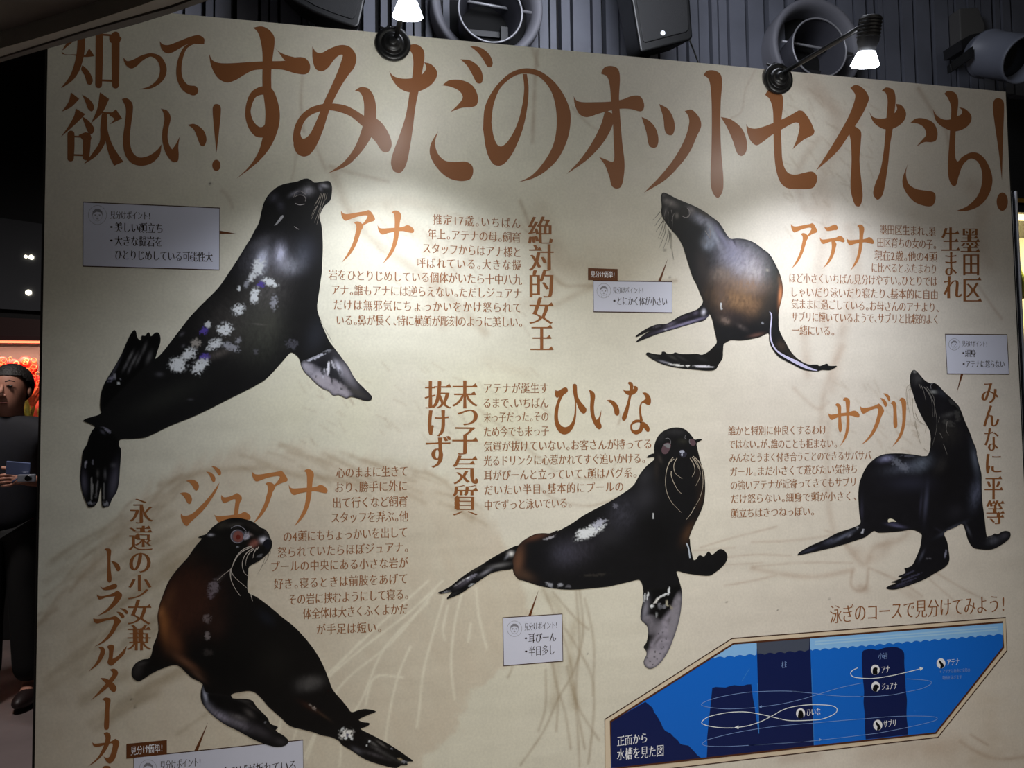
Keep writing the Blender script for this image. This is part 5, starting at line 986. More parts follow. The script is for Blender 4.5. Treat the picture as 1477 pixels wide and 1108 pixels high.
photo('front_flipper', ft, (.055, .053, .055), seg(e6, (535, 660, 12, 50, -12, (.62, .64, .72), .95, 0), (560, 740, 26, 44, -40, (.40, .40, .45), .85, 0), (640, 800, 80, 28, 28, (.47, .46, .52), .95, 2), (760, 850, 90, 30, 25, (.38, .37, .41), .9, 2), (760, 810, 60, 20, 20, (.33, .32, .33), .8, 2), (830, 780, 40, 20, 40, (.28, .27, .27), .8, 0), (800, 700, 50, 10, 12, (.22, .21, .21), .8, 0), (850, 740, 60, 10, 30, (.20, .19, .19), .7, 0), (900, 900, 90, 34, 28, (.22, .21, .23), .8, 0), (1040, 970, 50, 26, 20, (.20, .19, .20), .8, 0), (935, 840, 6, 6, 0, W2, .8, 3), (960, 870, 60, 12, 40, (.15, .14, .14), .7, 0)), s5, LS+1, 1.6, label='dark front flipper with a grey leading edge')
ink = Ink(); c = e5(905, 250); ink.disc(c, 10.3, 10.2, 28); ey = ink.build('eye', mat('pale eye ring ink', (.36, .34, .38), .4, spec=.35), s5, LS+2, 'round pinkish eye'); ink = Ink(); ink.disc(e5(912, 252), 7.4, 8.0, 24); ink.build('iris', mat('pink iris ink', (.50, .31, .29), .4, spec=.35), s5, LS+3); ink = Ink(); ink.disc(e5(912, 258), 3.2, 3.6); ink.build('pupil', mat('red pupil ink', (.42, .16, .13), .4, spec=.35), s5, LS+4)
ink = Ink(); ink.line(smooth_path('835,165 880,140 930,140 970,165 995,190', e5), .7); ink.line([e5(905+70*math.cos(t), 250+68*math.sin(t)) for t in np.linspace(1.2, 4.6, 14)], .7); ink.O('965,265 990,225 1015,240 1000,262 975,275', e5); ink.build_each('eye_glint', mat('lilac grey glint ink', (.60, .60, .66), .45, spec=.3), s5, LS+3)
ink = Ink(); ink.O('1175,330 1200,290 1235,280 1255,310 1250,350 1225,378 1195,360', e5); ink.build('nose', mat('dark nose ink', (.09, .09, .13), .4, spec=.35), s5, LS+2)
whiskers(s5, ('1060,350 980,380 920,430 870,510 840,590 760,655 690,720', '1060,360 960,410 900,470 850,570 840,620 880,690 960,760 1010,805', '1075,375 1010,420 970,480 955,560 980,640 1015,670', '1085,385 1030,430 1000,490 990,560', '830,600 832,690 870,790 935,885', '840,620 845,680', '1110,370 1080,430 1070,480', '1050,880 1065,940', '1130,360 1110,400'), LS+3, e5, .95, (.74, .71, .68))
whiskers(s5, ('1240,420 1230,480 1190,540 1160,560', '1260,400 1255,440', '1235,440 1215,490', '1200,470 1170,560 1120,650'), LS+3, e5, .4, (.25, .22, .2))

# ================================================================== CLIP LAMPS ON THE BOARD
black_metal = mat('black metal', (.085, .085, .09), .38, metal=.2)
dark_metal = mat('dark metal', (.14, .14, .15), .5)
def clip_lamp(disc_px, end_px, lens_px, lens_y, aim, watts, cone, label):
    cb = P1(*disc_px, 0.0)
    L = empty('display_lamp', cb, label, 'lamp', 'clip lamps on the top edge of the board')
    bm = bmesh.new()                                        # stepped round foot on the face of the board
    add_lathe(bm, cb+Vector((0, -.005, 0)), (0, -1, 0), [(0, .046), (.006, .0465), (.009, .044), (.010, .034), (.008, .032), (.009, .029), (.016, .027), (.018, .022), (.017, .016), (.024, .014), (.026, .008)], 40)
    from_bm('foot', bm, black_metal, L, True)
    bm = bmesh.new(); z = BZ1
    add_box(bm, (cb.x-.016, -.012, cb.z+.02), (cb.x+.016, -.006, z+.016)); add_box(bm, (cb.x-.016, -.012, z+.004), (cb.x+.016, .05, z+.016)); add_box(bm, (cb.x-.016, .044, z-.05), (cb.x+.016, .05, z+.016))
    from_bm('clamp', bm, black_metal, L)
    bm = bmesh.new(); add_tube(bm, [(cb.x-.034, -.004, z+.014), (cb.x-.018, -.008, z+.006), (cb.x-.004, -.012, z+.012)], .0035); add_tube(bm, [(cb.x+.034, -.004, z+.004), (cb.x+.018, -.008, z+.010), (cb.x+.004, -.012, z+.012)], .0035)
    from_bm('wing_screw', bm, dark_metal, L, True)
    e = P1(*end_px, lens_y+.005); s = cb+Vector((.008, -.022, .012))
    bm = bmesh.new(); add_tube(bm, [s, s.lerp(e, .3), s.lerp(e, .7), e], .0065, 12); from_bm('arm', bm, black_metal, L, True)
    ln = P1(*lens_px, lens_y); aim = Vector(aim)
    ax = Vector((0.02, .30, -1)).normalized()
    bm = bmesh.new(); add_lathe(bm, e-ax*.018, ax, [(0, .010), (.004, .015), (.03, .016), (.034, .012)], 20); from_bm('joint', bm, black_metal, L, True)
    bm = bmesh.new(); add_lathe(bm, ln-ax*.095, ax, [(0, .020), (.004, .025), (.060, .026), (.070, .022), (.085, .020)], 28)
    for k in range(6): add_lathe(bm, ln-ax*(.088-.008*k), ax, [(0, .0265), (.002, .028), (.004, .0265)], 28, False)
    from_bm('housing', bm, dark_metal, L, True)
    bm = bmesh.new(); add_lathe(bm, ln-ax*.014, ax, [(0, .019), (.006, .022), (.034, .034), (.038, .030)], 32)
    from_bm('glowing_reflector', bm, mat('lit reflector', (1, 1, 1), .4, emit=22.0, emit_color=(.95, .97, 1.0)), L, True)
    d = bpy.data.lights.new('lamp_light', 'SPOT'); d.energy = watts; d.spot_size = math.radians(cone); d.spot_blend = 1.0; d.shadow_soft_size = .03; d.color = (.975, 1.0, 1.05)
    o = bpy.data.objects.new('lamp_light', d); COL.objects.link(o); o.parent = L
    p = ln+ax*.045; o.location = p-cb; o.rotation_euler = (aim-p).to_track_quat('-Z', 'Y').to_euler()
    d = bpy.data.lights.new('lamp_spill', 'POINT'); d.energy = 2.0; d.shadow_soft_size = .03; d.color = (1.0, .99, .93)   # the bare rim of the reflector shines all round
    o = bpy.data.objects.new('lamp_spill', d); COL.objects.link(o); o.parent = L; o.location = p-cb
    return L
clip_lamp((566.5, 65.5), (592, -42), (588, 10), -.36, (.026, -.34, -.54), LAMP_W[0], 118.0, 'lit black clip lamp left of the large vent, its long arm out of sight')
clip_lamp((1120.5, 115.5), (1247, 36), (1249, 82), -.37, (1.48, -.34, .30), LAMP_W[1], 127.0, 'lit black clip lamp with its long arm crossing a round vent')

# ================================================================== ON THE SLATTED WALL
vent_m = mat('grey vent metal', (.46, .46, .49), .6); rim_m = mat('pale vent rim', (.60, .60, .62), .4, metal=.3); hole_m = mat('black vent throat', (.015, .015, .018), .9)
def vent(c_px, R_px, r_px, in_px, label, y=1.86):
    c = P1(*c_px, y); k = (P1(c_px[0]+1, c_px[1], y)-c).length; R = R_px*k; r = r_px*k; ci = P1(*in_px, y-.12)
    V = empty('round_vent', c, label, 'vent', 'round vents on the slatted wall')
    ax = Vector((0, -1, 0))
    bm = bmesh.new(); add_lathe(bm, c, ax, [(-.14, R*.97), (-.05, R), (-.01, R*.99), (.004, R*.96), (.002, R*.90), (-.015, R*.84), (-.05, R*.80), (-.135, R*.79)], 64, False); from_bm('flared_ring', bm, vent_m, V, True)
    bm = bmesh.new(); add_lathe(bm, c, ax, [(-.1405, R*.95), (-.139, R*.95)], 48); from_bm('dark_throat', bm, hole_m, V)
    bm = bmesh.new(); add_lathe(bm, ci, ax, [(-.20, r*.80), (-.08, r*.90), (0, r*.985), (.004, r), (-.0, r*1.01), (-.08, r*.93), (-.20, r*.83)], 56, False); from_bm('nozzle', bm, mat('nozzle metal', (.27, .27, .30), .6), V, True)
    bm = bmesh.new(); add_torus(bm, ci+ax*.002, ax, r*1.0, .0055); from_bm('nozzle_rim', bm, rim_m, V, True)
    bm = bmesh.new(); add_lathe(bm, ci, ax, [(-.199, r*.80), (-.197, r*.80)], 40); from_bm('nozzle_throat', bm, hole_m, V)
    bm = bmesh.new(); add_tube(bm, [c+Vector((-R*.80, .0, R*.02)), c+Vector((R*.78, .0, -R*.10))], .008, 10); from_bm('cross_bar', bm, rim_m, V, True)
    bm = bmesh.new(); add_box(bm, (c.x-R*.40, y+.06, c.z-R*.50), (c.x+R*.38, y+.075, c.z-R*.40)); add_box(bm, (c.x+R*.24, y+.02, c.z-R*.62), (c.x+R*.36, y+.09, c.z-R*.36)); from_bm('damper', bm, dark_metal, V)
vent((704, 4), 81, 44, (707.5, 16), 'large round grey vent between the left lamp and the speaker with the white dot')
vent((1180, 66), 64, 37, (1182, 69), 'round grey vent partly hidden behind the arm of the right lamp')

spk_m = mat('speaker cabinet', (.030, .030, .036), .42)
def speaker(pts, y, depth, label, dot=None, tilt=0.0):
    f = [P1(*p, y) for p in pts]; c = sum(f, Vector())/len(f)
    S = empty('wall_speaker', c, label, 'speaker', 'black speakers above the board')
    back = [c+(q-c)*.86+Vector((0, depth, .02)) for q in f]
    bm = bmesh.new(); a = [bm.verts.new(q) for q in f]; b = [bm.verts.new(q) for q in back]; n = len(f)
    bm.faces.new(a); bm.faces.new(b[::-1])
    for i in range(n): bm.faces.new((a[i], b[i], b[(i+1) % n], a[(i+1) % n]))
    bmesh.ops.recalc_face_normals(bm, faces=bm.faces); bevel(bm, .012, 3); from_bm('cabinet', bm, spk_m, S)
    g = [c+(q-c)*.86+Vector((0, -.004, .012)) for q in f]
    bm = bmesh.new(); add_prism(bm, g, (0, .006, 0)); bevel(bm, .004, 2); from_bm('grille', bm, mat('speaker grille', (.030, .030, .042), .6, bump=.15, nscale=300), S)
    bm = bmesh.new(); t = c+Vector((0, depth*.8, 0)); add_tube(bm, [t+Vector((0, -.04, .1)), Vector((t.x, 1.9, t.z+.14)), Vector((t.x, 2.0, t.z+.14))], .018, 10); from_bm('wall_bracket', bm, dark_metal, S, True)
    if dot:
        p = P1(*dot, y-.006); bm = bmesh.new(); add_lathe(bm, p, (0, -1, 0), [(0, .0125), (.003, .012)], 24); add_torus(bm, p+Vector((0, -.002, 0)), (0, -1, 0), .009, .0022, 24, 8)
        from_bm('badge', bm, mat('white badge', (.92, .93, .97), .4, emit=.35), S, False)['label'] = 'round white badge'  # badge given a faint glow of its own
    return S
speaker([(398, -150), (380, -40), (423, 2), (452, 18), (484, 31), (513, 41), (519, 36), (528, -5), (556, -150)], 1.55, .20, 'black speaker hanging at a tilt between the title and the left lamp')
speaker([(884, -130), (911, 0), (923, 73), (927, 76), (996, 58), (1000, 53), (996, 0), (986, -130)], 1.50, .22, 'black speaker with a round white dot, right of the large vent', (956, 48))
def cable(px_pts, y0, y1, r, m, label):
    n = len(px_pts); pts = [P1(*p, y0+(y1-y0)*i/(n-1)) for i, p in enumerate(px_pts)]
    q = []
    for i in range(n-1):
        for s in range(4): q.append(pts[i].lerp(pts[i+1], s/4))
    q.append(pts[-1]); bm = bmesh.new(); add_tube(bm, q, r, 8); o = from_bm('speaker_cable', bm, m, None, True); rebase(o, pts[-1]); return tag(o, label, 'cable', 'cables under the speakers')
cable([(438, 8), (439, 18), (443, 30), (449, 45)], 1.72, 1.97, .006, mat('black cable', (.03, .03, .03), .5), 'black cable under the tilted speaker')
cable([(441, 12), (444, 24), (449, 45)], 1.80, 1.97, .003, mat('grey cable', (.42, .42, .40), .5), 'thin grey cable beside the black one under the tilted speaker')
cable([(994, 56), (1001, 74), (1010, 98)], 1.74, 1.97, .0045, MATS['grey cable'], 'thin grey cable under the speaker with the white dot')

# white projector at the far right
can_m = mat('pale grey can paint', (.46, .475, .525), .45)
c0 = P1(1412, 76, 1.72); c1 = P1(1476, 86, 1.42); ax = (c1-c0).normalized(); Lc = (c1-c0).length; rr = .128
S = empty('projector', (c0+c1)/2, 'pale grey can-shaped projector on a wall bracket at the upper right corner', 'projector')
bm = bmesh.new(); add_lathe(bm, c0, ax, [(-.02, rr*.55), (0, rr*.80), (.03, rr*.92), (.06, rr*.97), (.062, rr*1.05), (.085, rr*1.05), (.087, rr*.98), (Lc-.02, rr), (Lc, rr*1.0), (Lc+.004, rr*.97), (Lc, rr*.90), (Lc-.10, rr*.80)], 56, False); from_bm('barrel', bm, can_m, S, True)
bm = bmesh.new(); add_lathe(bm, c0+ax*(Lc-.1), ax, [(0, rr*.82), (.004, rr*.82)], 40); from_bm('lens', bm, mat('dark lens', (.03, .03, .035), .15), S)
bm = bmesh.new(); add_lathe(bm, c0, ax, [(-.030, rr*.40), (-.028, rr*.52), (-.018, rr*.56), (-.016, rr*.5)], 30); from_bm('rear_cap', bm, dark_metal, S, True)
bm = bmesh.new(); a = P1(1371, 92, 1.74); b = P1(1402, 70, 1.60); add_prism(bm, [a, a+Vector((.0, 0, -.055)), b+Vector((.01, 0, -.05)), b+Vector((.01, 0, .02)), a+Vector((.07, 0, .05))], (0, .03, 0)); bevel(bm, .004, 1); from_bm('bracket_arm', bm, mat('dark bracket', (.10, .10, .10), .5), S)
bm = bmesh.new(); add_prism(bm, [P1(*p, 1.90) for p in ((1384, 12), (1411, 10), (1421, 36), (1420, 58), (1386, 58))], (0, .09, 0)); bevel(bm, .006, 2); from_bm('wall_plate', bm, mat('plate paint', (.36, .355, .35), .55), S)
bm = bmesh.new(); add_prism(bm, [P1(*p, 1.78) for p in ((1386, 58), (1400, 50), (1420, 46), (1420, 60), (1402, 70), (1388, 72))], (0, .14, 0)); from_bm('swivel', bm, dark_metal, S)
u = Vector((0, 0, 1)).cross(ax).normalized(); side = -(u if (u.dot(Vector((0, 1, 0))) > 0) else -u)
v = ax.cross(side)
bm = bmesh.new()
for (t, w) in ((.40, .010), (.415, .004), (.47, .022), (.51, .016)):
    p = c0+ax*(Lc*t)+(side*.985+v*(.17 if v.z < 0 else -.17)).normalized()*(rr*.993)
    add_box(bm, p-Vector((w*.4, .006, .010)), p+Vector((w*.4, .006, .010)))
from_bm('maker_marks', bm, mat('grey marks', (.30, .30, .36), .5), S)

# ================================================================== LEFT: DARK GLASS AND THE RED AQUARIUM
YG = YF-.05
def at(px, y): return P1(px[0], px[1], y)
bm = bmesh.new(); g = [at((-170, 288), YG), at((80, 326), YG), at((80, 450), YG), at((-170, 436), YG)]; add_prism(bm, g, (0, .04, 0))
o = from_bm('glass_panel', bm, mat('smoked glass', (.30, .305, .32), .15, spec=.6)); rebase(o, sum(g, Vector())/4); tag(o, 'dark glossy glass panel above the red aquarium', 'glass panel')
bm = bmesh.new(); g = [at((-170, 449), YG), at((80, 462), YG), at((80, 490), YG), at((-170, 479), YG)]; add_prism(bm, g, (0, .05, 0))
o = from_bm('header_board', bm, mat('brown-black header', (.24, .16, .155), .4)); rebase(o, sum(g, Vector())/4); tag(o, 'dark brown strip between glass panel and red aquarium', 'header board')
def lamp_reflection(px, rx, lab):  # glowing disc added to imitate a far lamp mirrored in the glass
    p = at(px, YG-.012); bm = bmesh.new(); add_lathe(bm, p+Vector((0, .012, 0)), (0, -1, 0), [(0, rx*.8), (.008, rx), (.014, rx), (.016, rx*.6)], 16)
    o = from_bm('glass_reflection', bm, mat('glowing glass reflection', (1, .97, .88), .4, emit=3.0), None, True); rebase(o, p); tag(o, lab, 'reflection', 'glowing discs standing for lamp reflections in the dark glass')
lamp_reflection((45, 371), .018, 'glowing disc made as a lamp reflection in the dark glass, brightest of the upper pair'); lamp_reflection((37, 370), .012, 'tiny glowing disc made as a reflection left of the brightest one in the dark glass'); lamp_reflection((41, 422), .022, 'lowest small glowing disc made as a reflection in the dark glass')

def aquarium(x0, x1, y0, y1, zb, zt, label, lightcol, power, frame_c, group=None):
    A = empty('aquarium', ((x0+x1)/2, (y0+y1)/2, zb), label, 'aquarium', group)
    bm = bmesh.new(); w = .012
    for (a, b) in (((x0, y0, zb), (x1, y0+w, zb+w)), ((x0, y0, zt-w), (x1, y0+w, zt)), ((x0, y0, zb), (x0+w, y0+w, zt)), ((x1-w, y0, zb), (x1, y0+w, zt)), ((x0, y0+w, zb-.02), (x1, y1, zb)), ((x0, y0+w, zt), (x1, y1, zt+.02)), ((x0, y1, zb-.02), (x1, y1+.01, zt+.02)), ((x0-.006, y0+w, zb), (x0, y1, zt)), ((x1, y0+w, zb), (x1+.006, y1, zt))): add_box(bm, a, b)
    from_bm('frame', bm, frame_c, A)
    m = mat('aquarium glass', (1, 1, 1), .02, trans=1.0)
    bm = bmesh.new(); add_box(bm, (x0+w, y0+.003, zb+w), (x1-w, y0+.007, zt-w)); from_bm('front_pane', bm, m, A)
    bm = bmesh.new(); add_box(bm, (x0+.03, y0+.03, zt-.022), (x1-.03, y0+.07, zt-.010)); from_bm('lamp_strip', bm, mat('lit strip '+label[:9], lightcol, .4, emit=2.5), A)
    d = bpy.data.lights.new('strip_light', 'AREA'); d.shape = 'RECTANGLE'; d.size = x1-x0-.08; d.size_y = .05; d.energy = power; d.color = lightcol
    o = bpy.data.objects.new('strip_light', d); COL.objects.link(o); o.parent = A; o.location = Vector(((x0+x1)/2, y0+.09, zt-.03))-A.location; o.rotation_euler = (math.radians(22), 0, 0)
    return A
def coral(c, s, m, label, kind, seed, group):
    r = random.Random(seed); bm = bmesh.new(); c = Vector(c)
    rg = None
    if kind == 'rings':
        rg = bmesh.new()
        for i in range(10): add_ball(bm, c+Vector((r.uniform(-s, s)*.7, r.uniform(-.1, .3)*s, r.uniform(.1, 1.7)*s)), s*r.uniform(.40, .62), 1, .6, 1.1, 8)
        for i in range(17): add_torus(rg, c+Vector((r.uniform(-s, s)*.85, r.uniform(-.80, -.55)*s, r.uniform(.0, 1.95)*s)), (r.uniform(-.5, .5), -1, r.uniform(-.5, .5)), s*r.uniform(.13, .20), s*.042, 16, 8)
    elif kind == 'branch':
        for i in range(12):
            a = r.uniform(0, 6.28); t = c+Vector((math.cos(a)*s*.9, math.sin(a)*s*.5, s*r.uniform(1.1, 2.0))); add_tube(bm, [c+Vector((0, 0, 0)), c.lerp(t, .5)+Vector((r.uniform(-.2, .2)*s, 0, .1*s)), t], [s*.16, s*.11, s*.07], 7)
    else:
        for i in range(26):
            a = r.uniform(0, 6.28); b = c+Vector((math.cos(a)*s*.5, math.sin(a)*s*.3, 0)); t = b+Vector((r.uniform(-.7, .7)*s, r.uniform(-.3, .3)*s, s*r.uniform(1.2, 2.4))); add_tube(bm, [b, b.lerp(t, .5)+Vector((r.uniform(-.2, .2)*s, 0, 0)), t], [s*.05, s*.10, s*.02], 6)
    o = from_bm(kind == 'weed' and 'water_plant' or 'coral', bm, m, None, True); rebase(o, c)
    if rg: from_bm('polyp_rings', rg, mat('pale yellow polyps', (.98, .74, .50), .5), o, True)['label'] = 'pale yellow ring polyps'
    tag(o, label, 'water plant' if kind == 'weed' else 'coral', group)
red_m = mat('red coral', (.88, .09, .06), .5, emit=0.0, noise=.3, nscale=30); pinkc = mat('orange coral', (.90, .40, .22), .5, noise=.3, nscale=30); green_m = mat('yellow-green weed', (.50, .52, .14), .5, noise=.3, nscale=30)
Yq = 3.75
xa, xb = at((-150, 520), Yq).x, at((74, 520), Yq).x; zt, zb = at((40, 489), Yq).z, at((40, 640), Yq).z
aq = aquarium(xa, xb, Yq, Yq+.55, zb, zt, 'red-lit aquarium left of the board, behind the person', (1.0, .52, .36), 24.0, mat('red-brown tank frame', (.16, .05, .05), .4))
bm = bmesh.new(); add_box(bm, (xa, Yq, .0), (xb, Yq+.55, zb-.02)); bevel(bm, .006, 1); o = from_bm('aquarium_stand', bm, mat('black stand', (.03, .03, .035), .5)); rebase(o, ((xa+xb)/2, Yq+.2, 0)); tag(o, 'black stand under the red aquarium', 'stand')
gz = zb
k = P1(1, 0, Yq+.1).x-P1(0, 0, Yq+.1).x
r0 = random.Random(2)
for i, (px, kind, m, s, lab, dz) in enumerate(((13, 'rings', red_m, .044, 'red ring-patterned coral above the hair of the person', .245), (45, 'rings', red_m, .048, 'tall red ring-patterned coral by the board edge', .235), (-24, 'rings', red_m, .05, 'red coral at the left border', .18), (30, 'branch', pinkc, .060, 'orange branching coral between the red corals', .14), (52, 'branch', pinkc, .055, 'orange branching coral nearest the board', .15), (50, 'weed', green_m, .105, 'yellow-green water plant beside the face of the person', 0), (-60, 'branch', pinkc, .09, 'orange coral far left', .03))):
    p = at((px, 560), Yq+.14); coral((p.x, Yq+.08+.05*(i % 4), gz+dz*1.75 if dz else gz), s*1.75, m, lab, kind, 20+i, 'corals in the red aquarium' if kind != 'weed' else None)
# rockwork that carries the corals
bm = bmesh.new()
for i in range(8): add_ball(bm, Vector((xa+(xb-xa)*(.08+.12*i), Yq+.40, gz+.16)), .15, 1.0, .75, r0.uniform(.9, 1.7), 8)
for v in bm.verts: v.co.z = max(v.co.z, gz+.004)
o = from_bm('reef_rock', bm, mat('red-lit rock', (.55, .20, .14), .8, noise=.35, nscale=25, bump=.8)); rebase(o, ((xa+xb)/2, Yq+.40, gz)); tag(o, 'reddish rock pile at the back of the red aquarium', 'rock')

# ================================================================== RIGHT: POST AND PALE AQUARIUM
Yp = .30
px0, px1 = at((1463, 400), Yp).x-.004, at((1470.5, 400), Yp).x
zp = at((1462, 276), Yp).z
bm = bmesh.new(); add_box(bm, (px0, Yp, 0), (px1, Yp+.05, zp)); bevel(bm, .004, 2)
o = from_bm('aquarium_post', bm, mat('dark chrome', (.22, .22, .25), .22, metal=.8)); rebase(o, ((px0+px1)/2, Yp+.025, 0))
for q in (px0-.001, px1-.005):
    bm = bmesh.new(); add_box(bm, (q, Yp-.006, 0), (q+.006, Yp+.001, zp)); from_bm('edge_strip', bm, mat('bright edge metal', (.92, .92, .94), .35, metal=.3), o)['label'] = 'bright chrome edge'
tag(o, 'dark chrome-edged post at the right edge of the board', 'post')
Yt = .36
x0, x1 = at((1467.5, 400), Yt).x, at((1680, 400), Yt).x; zt, zb = at((1474, 302), Yt).z, at((1474, 538), Yt).z
aquarium(x0, x1, Yt, Yt+.40, zb, zt, 'pale yellow-lit aquarium at the right border', (1.0, .90, .66), 6.0, mat('dark tank frame', (.09, .09, .10), .35))
bm = bmesh.new(); add_box(bm, (x0, Yt, zt+.05), (x1, Yt+.42, zp+.0)); add_box(bm, (x0, Yt-.004, zp-.02), (x1, Yt, zp-.002)); o = from_bm('tank_hood', bm, mat('black hood', (.05, .05, .05), .4)); rebase(o, ((x0+x1)/2, Yt+.2, zt+.05)); tag(o, 'black hood over the pale aquarium', 'hood')
bm = bmesh.new(); add_box(bm, (x0, Yt-.006, zp-.022), (x1, Yt-.001, zp-.006)); o = from_bm('hood_trim', bm, mat('brass', (.75, .58, .25), .3, metal=.8)); rebase(o, ((x0+x1)/2, Yt, zp-.02)); tag(o, 'thin brass strip along the black hood', 'trim strip')
bm = bmesh.new(); add_box(bm, (x0, Yt, 0), (x1, Yt+.40, zb-.02)); o = from_bm('aquarium_stand', bm, MATS['black stand']); rebase(o, ((x0+x1)/2, Yt+.2, 0)); tag(o, 'black stand under the pale aquarium', 'stand')
bm = bmesh.new(); add_box(bm, (x0+.002, Yt+.388, zb), (x1-.002, Yt+.398, zt)); o = from_bm('backdrop_sheet', bm, mat('cream backdrop', (.93, .88, .68), .6)); rebase(o, ((x0+x1)/2, Yt+.393, zb)); tag(o, 'cream sheet at the back of the pale aquarium', 'backdrop')
for i, (px, kind, m, s, dz, lab) in enumerate(((1476, 'weed', green_m, .07, .30, 'yellow-green plant high in the pale aquarium'), (1476, 'branch', mat('vivid orange coral', (.95, .30, .12), .5, noise=.25, nscale=30), .05, .06, 'vivid orange coral low in the pale aquarium'), (1500, 'branch', MATS['vivid orange coral'], .06, .03, 'orange coral behind the right border of the picture'))):
    p = at((px, 480), Yt+.1); coral((max(p.x, x0+.06), Yt+.12, zb+dz), s, m, lab, kind, 40+i, None)
bm = bmesh.new(); add_ball(bm, Vector((x0+.09, Yt+.22, zb+.12)), .09, 1.0, .9, 1.3, 9); add_ball(bm, Vector((x0+.20, Yt+.22, zb+.06)), .10, 1.2, .8, .7, 9)
for v in bm.verts: v.co.z = max(v.co.z, zb+.004)
o = from_bm('reef_rock', bm, mat('pale rock', (.72, .60, .42), .8, noise=.3, nscale=25, bump=.7)); rebase(o, (x0+.12, Yt+.22, zb)); tag(o, 'pale rock in the pale aquarium', 'rock')

# ================================================================== THE PERSON
def skin_mesh(name, nodes, edges, m, parent, sub=2, root=0):
    me = bpy.data.meshes.new(name); me.from_pydata([tuple(n[0]) for n in nodes], edges, []); me.update()
    o = link(name, me, m, parent)
    md = o.modifiers.new('skin', 'SKIN'); md.use_smooth_shade = True
    lay = me.skin_vertices[0].data if me.skin_vertices else me.attributes.new('x', 'FLOAT', 'POINT')
    for i, n in enumerate(nodes):
        r = n[1]; lay[i].radius = r if isinstance(r, tuple) else (r, r); lay[i].use_root = (i == root)
    s = o.modifiers.new('subdivision', 'SUBSURF'); s.levels = sub; s.render_levels = sub
    return o
def ensure_skin(me):
    pass
base = PZ([(7, 1018)], 0.0)[0]; base = Vector((base[0], base[1], 0)); 
HS = 1.04                                                   # the person's size
def B_(x, y, z):
    if z > 1.48: x, y, z = x*1.02, y*1.16, 1.655+(z-1.655)*1.27    # head
    return base+Vector((x, y, z))*HS
skin_m = mat('skin', (.70, .50, .42), .5); shirt_m = mat('navy shirt', (.022, .028, .075), .8, noise=.2, nscale=30); trous_m = mat('black trousers', (.02, .02, .024), .8, noise=.2, nscale=30); hair_m = mat('dark hair', (.09, .07, .06), .6, bump=.6, nscale=90)
nodes = [(B_(0, 0, .90), (.085, .065)), (B_(0, 0, 1.02), (.085, .065)), (B_(0, -.005, 1.20), (.10, .07)), (B_(0, 0, 1.33), (.085, .06)), (B_(0, .005, 1.36), .064), (B_(0, .005, 1.41), .062),
         (B_(0, -.022, 1.502), (.066, .080)), (B_(0, -.012, 1.560), (.084, .106)), (B_(0, -.002, 1.615), (.080, .104)), (B_(0, .004, 1.652), (.050, .066))]
edges = [(i, i+1) for i in range(9)]
hands = []
for s in (1, -1):
    b = len(nodes)
    nodes += [(B_(.15*s, 0, 1.335), .040), (B_(.20*s, .02, 1.22), .040), (B_(.225*s, .015, 1.10), .040), (B_(.20*s, -.10, 1.09), .034), (B_(.155*s, -.20, 1.10), .025), (B_(.125*s, -.245, 1.11), (.030, .018))]
    edges += [(3, b), (b, b+1), (b+1, b+2), (b+2, b+3), (b+3, b+4), (b+4, b+5)]
    palm = b+5; pc = Vector((.125*s, -.245, 1.11))
    for k, (dz, ln) in enumerate(((.026, .052), (.010, .060), (-.006, .056), (-.022, .046))):
        f = len(nodes); d = Vector((-.55*s, -.6, 0)).normalized(); q = pc+Vector((0, -.006, dz))
        nodes += [(B_(*(q+d*.024)), .0095), (B_(*(q+d*(.024+ln*.5))), .0088), (B_(*(q+d*(.024+ln*.5)+Vector((-.9*s, .35, -.1)).normalized()*ln*.5)), .0075)]
        edges += [(palm, f), (f, f+1), (f+1, f+2)]
    f = len(nodes)
    nodes += [(B_(*(pc+Vector((-.012*s, .004, .034)))), .0105), (B_(*(pc+Vector((-.035*s, -.012, .055)))), .0095), (B_(*(pc+Vector((-.058*s, -.026, .060)))), .008)]
    edges += [(b+4, f), (f, f+1), (f+1, f+2)]
for s in (1, -1):
    b = len(nodes)
    nodes += [(B_(.085*s, 0, .84), .065), (B_(.095*s, -.01, .48), .048), (B_(.10*s, .02, .30), .044), (B_(.10*s, .03, .09), .038), (B_(.105*s, -.05, .05), .034), (B_(.11*s, -.12, .04), .026)]
    edges += [(0, b), (b, b+1), (b+1, b+2), (b+2, b+3), (b+3, b+4), (b+4, b+5)]
body = skin_mesh('person', nodes, edges, skin_m, None)
rebase(body, base)
tag(body, 'person in a dark navy T-shirt and black trousers standing at the left border', 'person')
def nose_part():
    bm = bmesh.new(); add_ball(bm, B_(0, -.098, 1.545), .014, .95, 1.0, .8, 8); add_tube(bm, [B_(0, -.090, 1.582), B_(0, -.098, 1.562), B_(0, -.103, 1.547)], [.007, .009, .012], 8); add_ball(bm, B_(.012, -.092, 1.541), .008, n=6); add_ball(bm, B_(-.012, -.092, 1.541), .008, n=6)
    from_bm('nose', bm, skin_m, body, True)
nose_part()
for s in (1, -1):
    bm = bmesh.new(); add_ball(bm, B_(.031*s, -.084, 1.578), .012, 1.15, .6, .42, 8); from_bm('eye', bm, mat('dark eye', (.05, .04, .04), .25), body, True)
    bm = bmesh.new(); add_ball(bm, B_(.082*s, -.002, 1.560), .024, .35, .7, 1.1, 8); from_bm('ear', bm, skin_m, body, True)
    bm = bmesh.new(); add_tube(bm, [B_(.014*s, -.094, 1.594), B_(.032*s, -.093, 1.599), B_(.050*s, -.080, 1.595)], [.003, .004, .002], 6); from_bm('eyebrow', bm, hair_m, body, True)
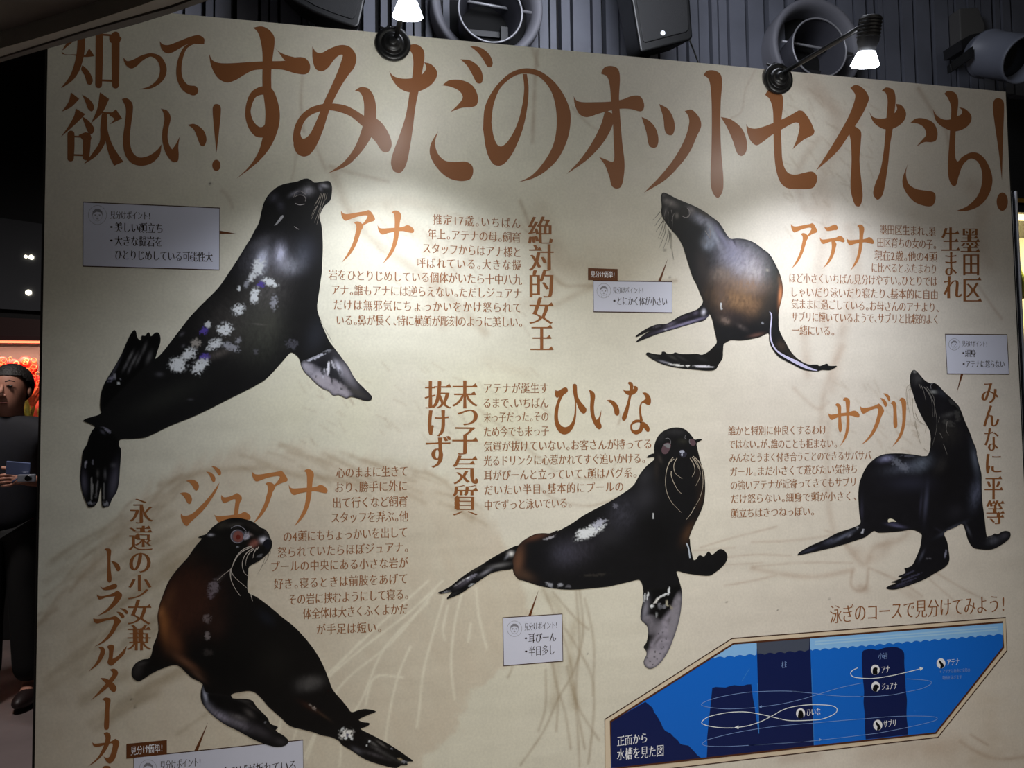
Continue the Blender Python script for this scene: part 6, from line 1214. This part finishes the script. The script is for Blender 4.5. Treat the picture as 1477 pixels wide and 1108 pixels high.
bm = bmesh.new(); add_tube(bm, [B_(-.024, -.083, 1.512), B_(0, -.090, 1.514), B_(.024, -.083, 1.512)], [.003, .005, .003], 8); from_bm('mouth', bm, mat('lips', (.50, .28, .25), .5), body, True)
bm = bmesh.new(); add_ball(bm, B_(0, .010, 1.590), 1.0, .097, .117, .108, 24)
rr = random.Random(4)
kill = [v for v in bm.verts if (v.co.z-base.z)/HS < np.interp((v.co.y-base.y)/HS/1.2, [-.09, -.05, -.01, .03, .06], [1.612, 1.598, 1.555, 1.50, 1.45])+.003*rr.random()]
bmesh.ops.delete(bm, geom=list(set(kill)), context='VERTS'); from_bm('hair', bm, hair_m, body, True)
n = [(B_(0, 0, .80), (.165, .125)), (B_(0, 0, 1.00), (.160, .128)), (B_(0, -.005, 1.20), (.180, .135)), (B_(0, 0, 1.33), (.150, .110)), (B_(0, .005, 1.415), .072)]; e = [(i, i+1) for i in range(4)]
for s in (1, -1):
    b = len(n); n += [(B_(.165*s, 0, 1.335), .085), (B_(.20*s, .015, 1.22), .075), (B_(.222*s, .018, 1.12), .068)]; e += [(3, b), (b, b+1), (b+1, b+2)]
skin_mesh('t_shirt', n, e, shirt_m, body)
n = [(B_(0, 0, .96), (.140, .110))]; e = []
for s in (1, -1):
    b = len(n); n += [(B_(.085*s, 0, .83), .115), (B_(.095*s, -.01, .48), .090), (B_(.10*s, .02, .10), .078)]; e += [(0, b), (b, b+1), (b+1, b+2)]
skin_mesh('trousers', n, e, trous_m, body)
for s in (1, -1):
    bm = bmesh.new(); add_ball(bm, B_(.108*s, -.045, .045), .05, .95, 2.5, .85, 10)
    for v in bm.verts: v.co.z = max(v.co.z, .004)
    from_bm('shoe', bm, mat('dark brown shoe', (.14, .09, .085), .5), body, True)
# things in the hands
c = P1(26, 676, base.y-.34)
bm = bmesh.new(); add_box(bm, (-.050, -.004, -.033), (.050, .004, .033)); bevel(bm, .003, 2); o = from_bm('card_holder', bm, mat('blue-grey card', (.36, .40, .52), .3)); o.location = c; o.rotation_euler = (.25, .12, .1); tag(o, 'blue-grey card held at the belly of the person', 'card holder')
c = c+Vector((.05, -.025, -.045))
G = empty('camera_gadget', c, 'small silver gadget held below the blue-grey card', 'gadget')
bm = bmesh.new(); add_box(bm, c+Vector((-.040, -.012, -.018)), c+Vector((.035, .012, .018))); bevel(bm, .005, 2); from_bm('body', bm, mat('silver', (.66, .67, .70), .3, metal=.7), G)
bm = bmesh.new(); add_lathe(bm, c+Vector((.010, -.012, 0)), (0, -1, 0), [(0, .014), (.010, .014), (.011, .010)], 20); from_bm('lens', bm, mat('black lens', (.03, .03, .03), .2), G, True)
bm = bmesh.new(); add_tube(bm, [c+Vector((-.04, 0, 0)), c+Vector((-.055, -.01, -.012)), c+Vector((-.060, -.012, -.022))], .004, 8); from_bm('strap', bm, mat('dark blue strap', (.10, .13, .25), .6), G, True)
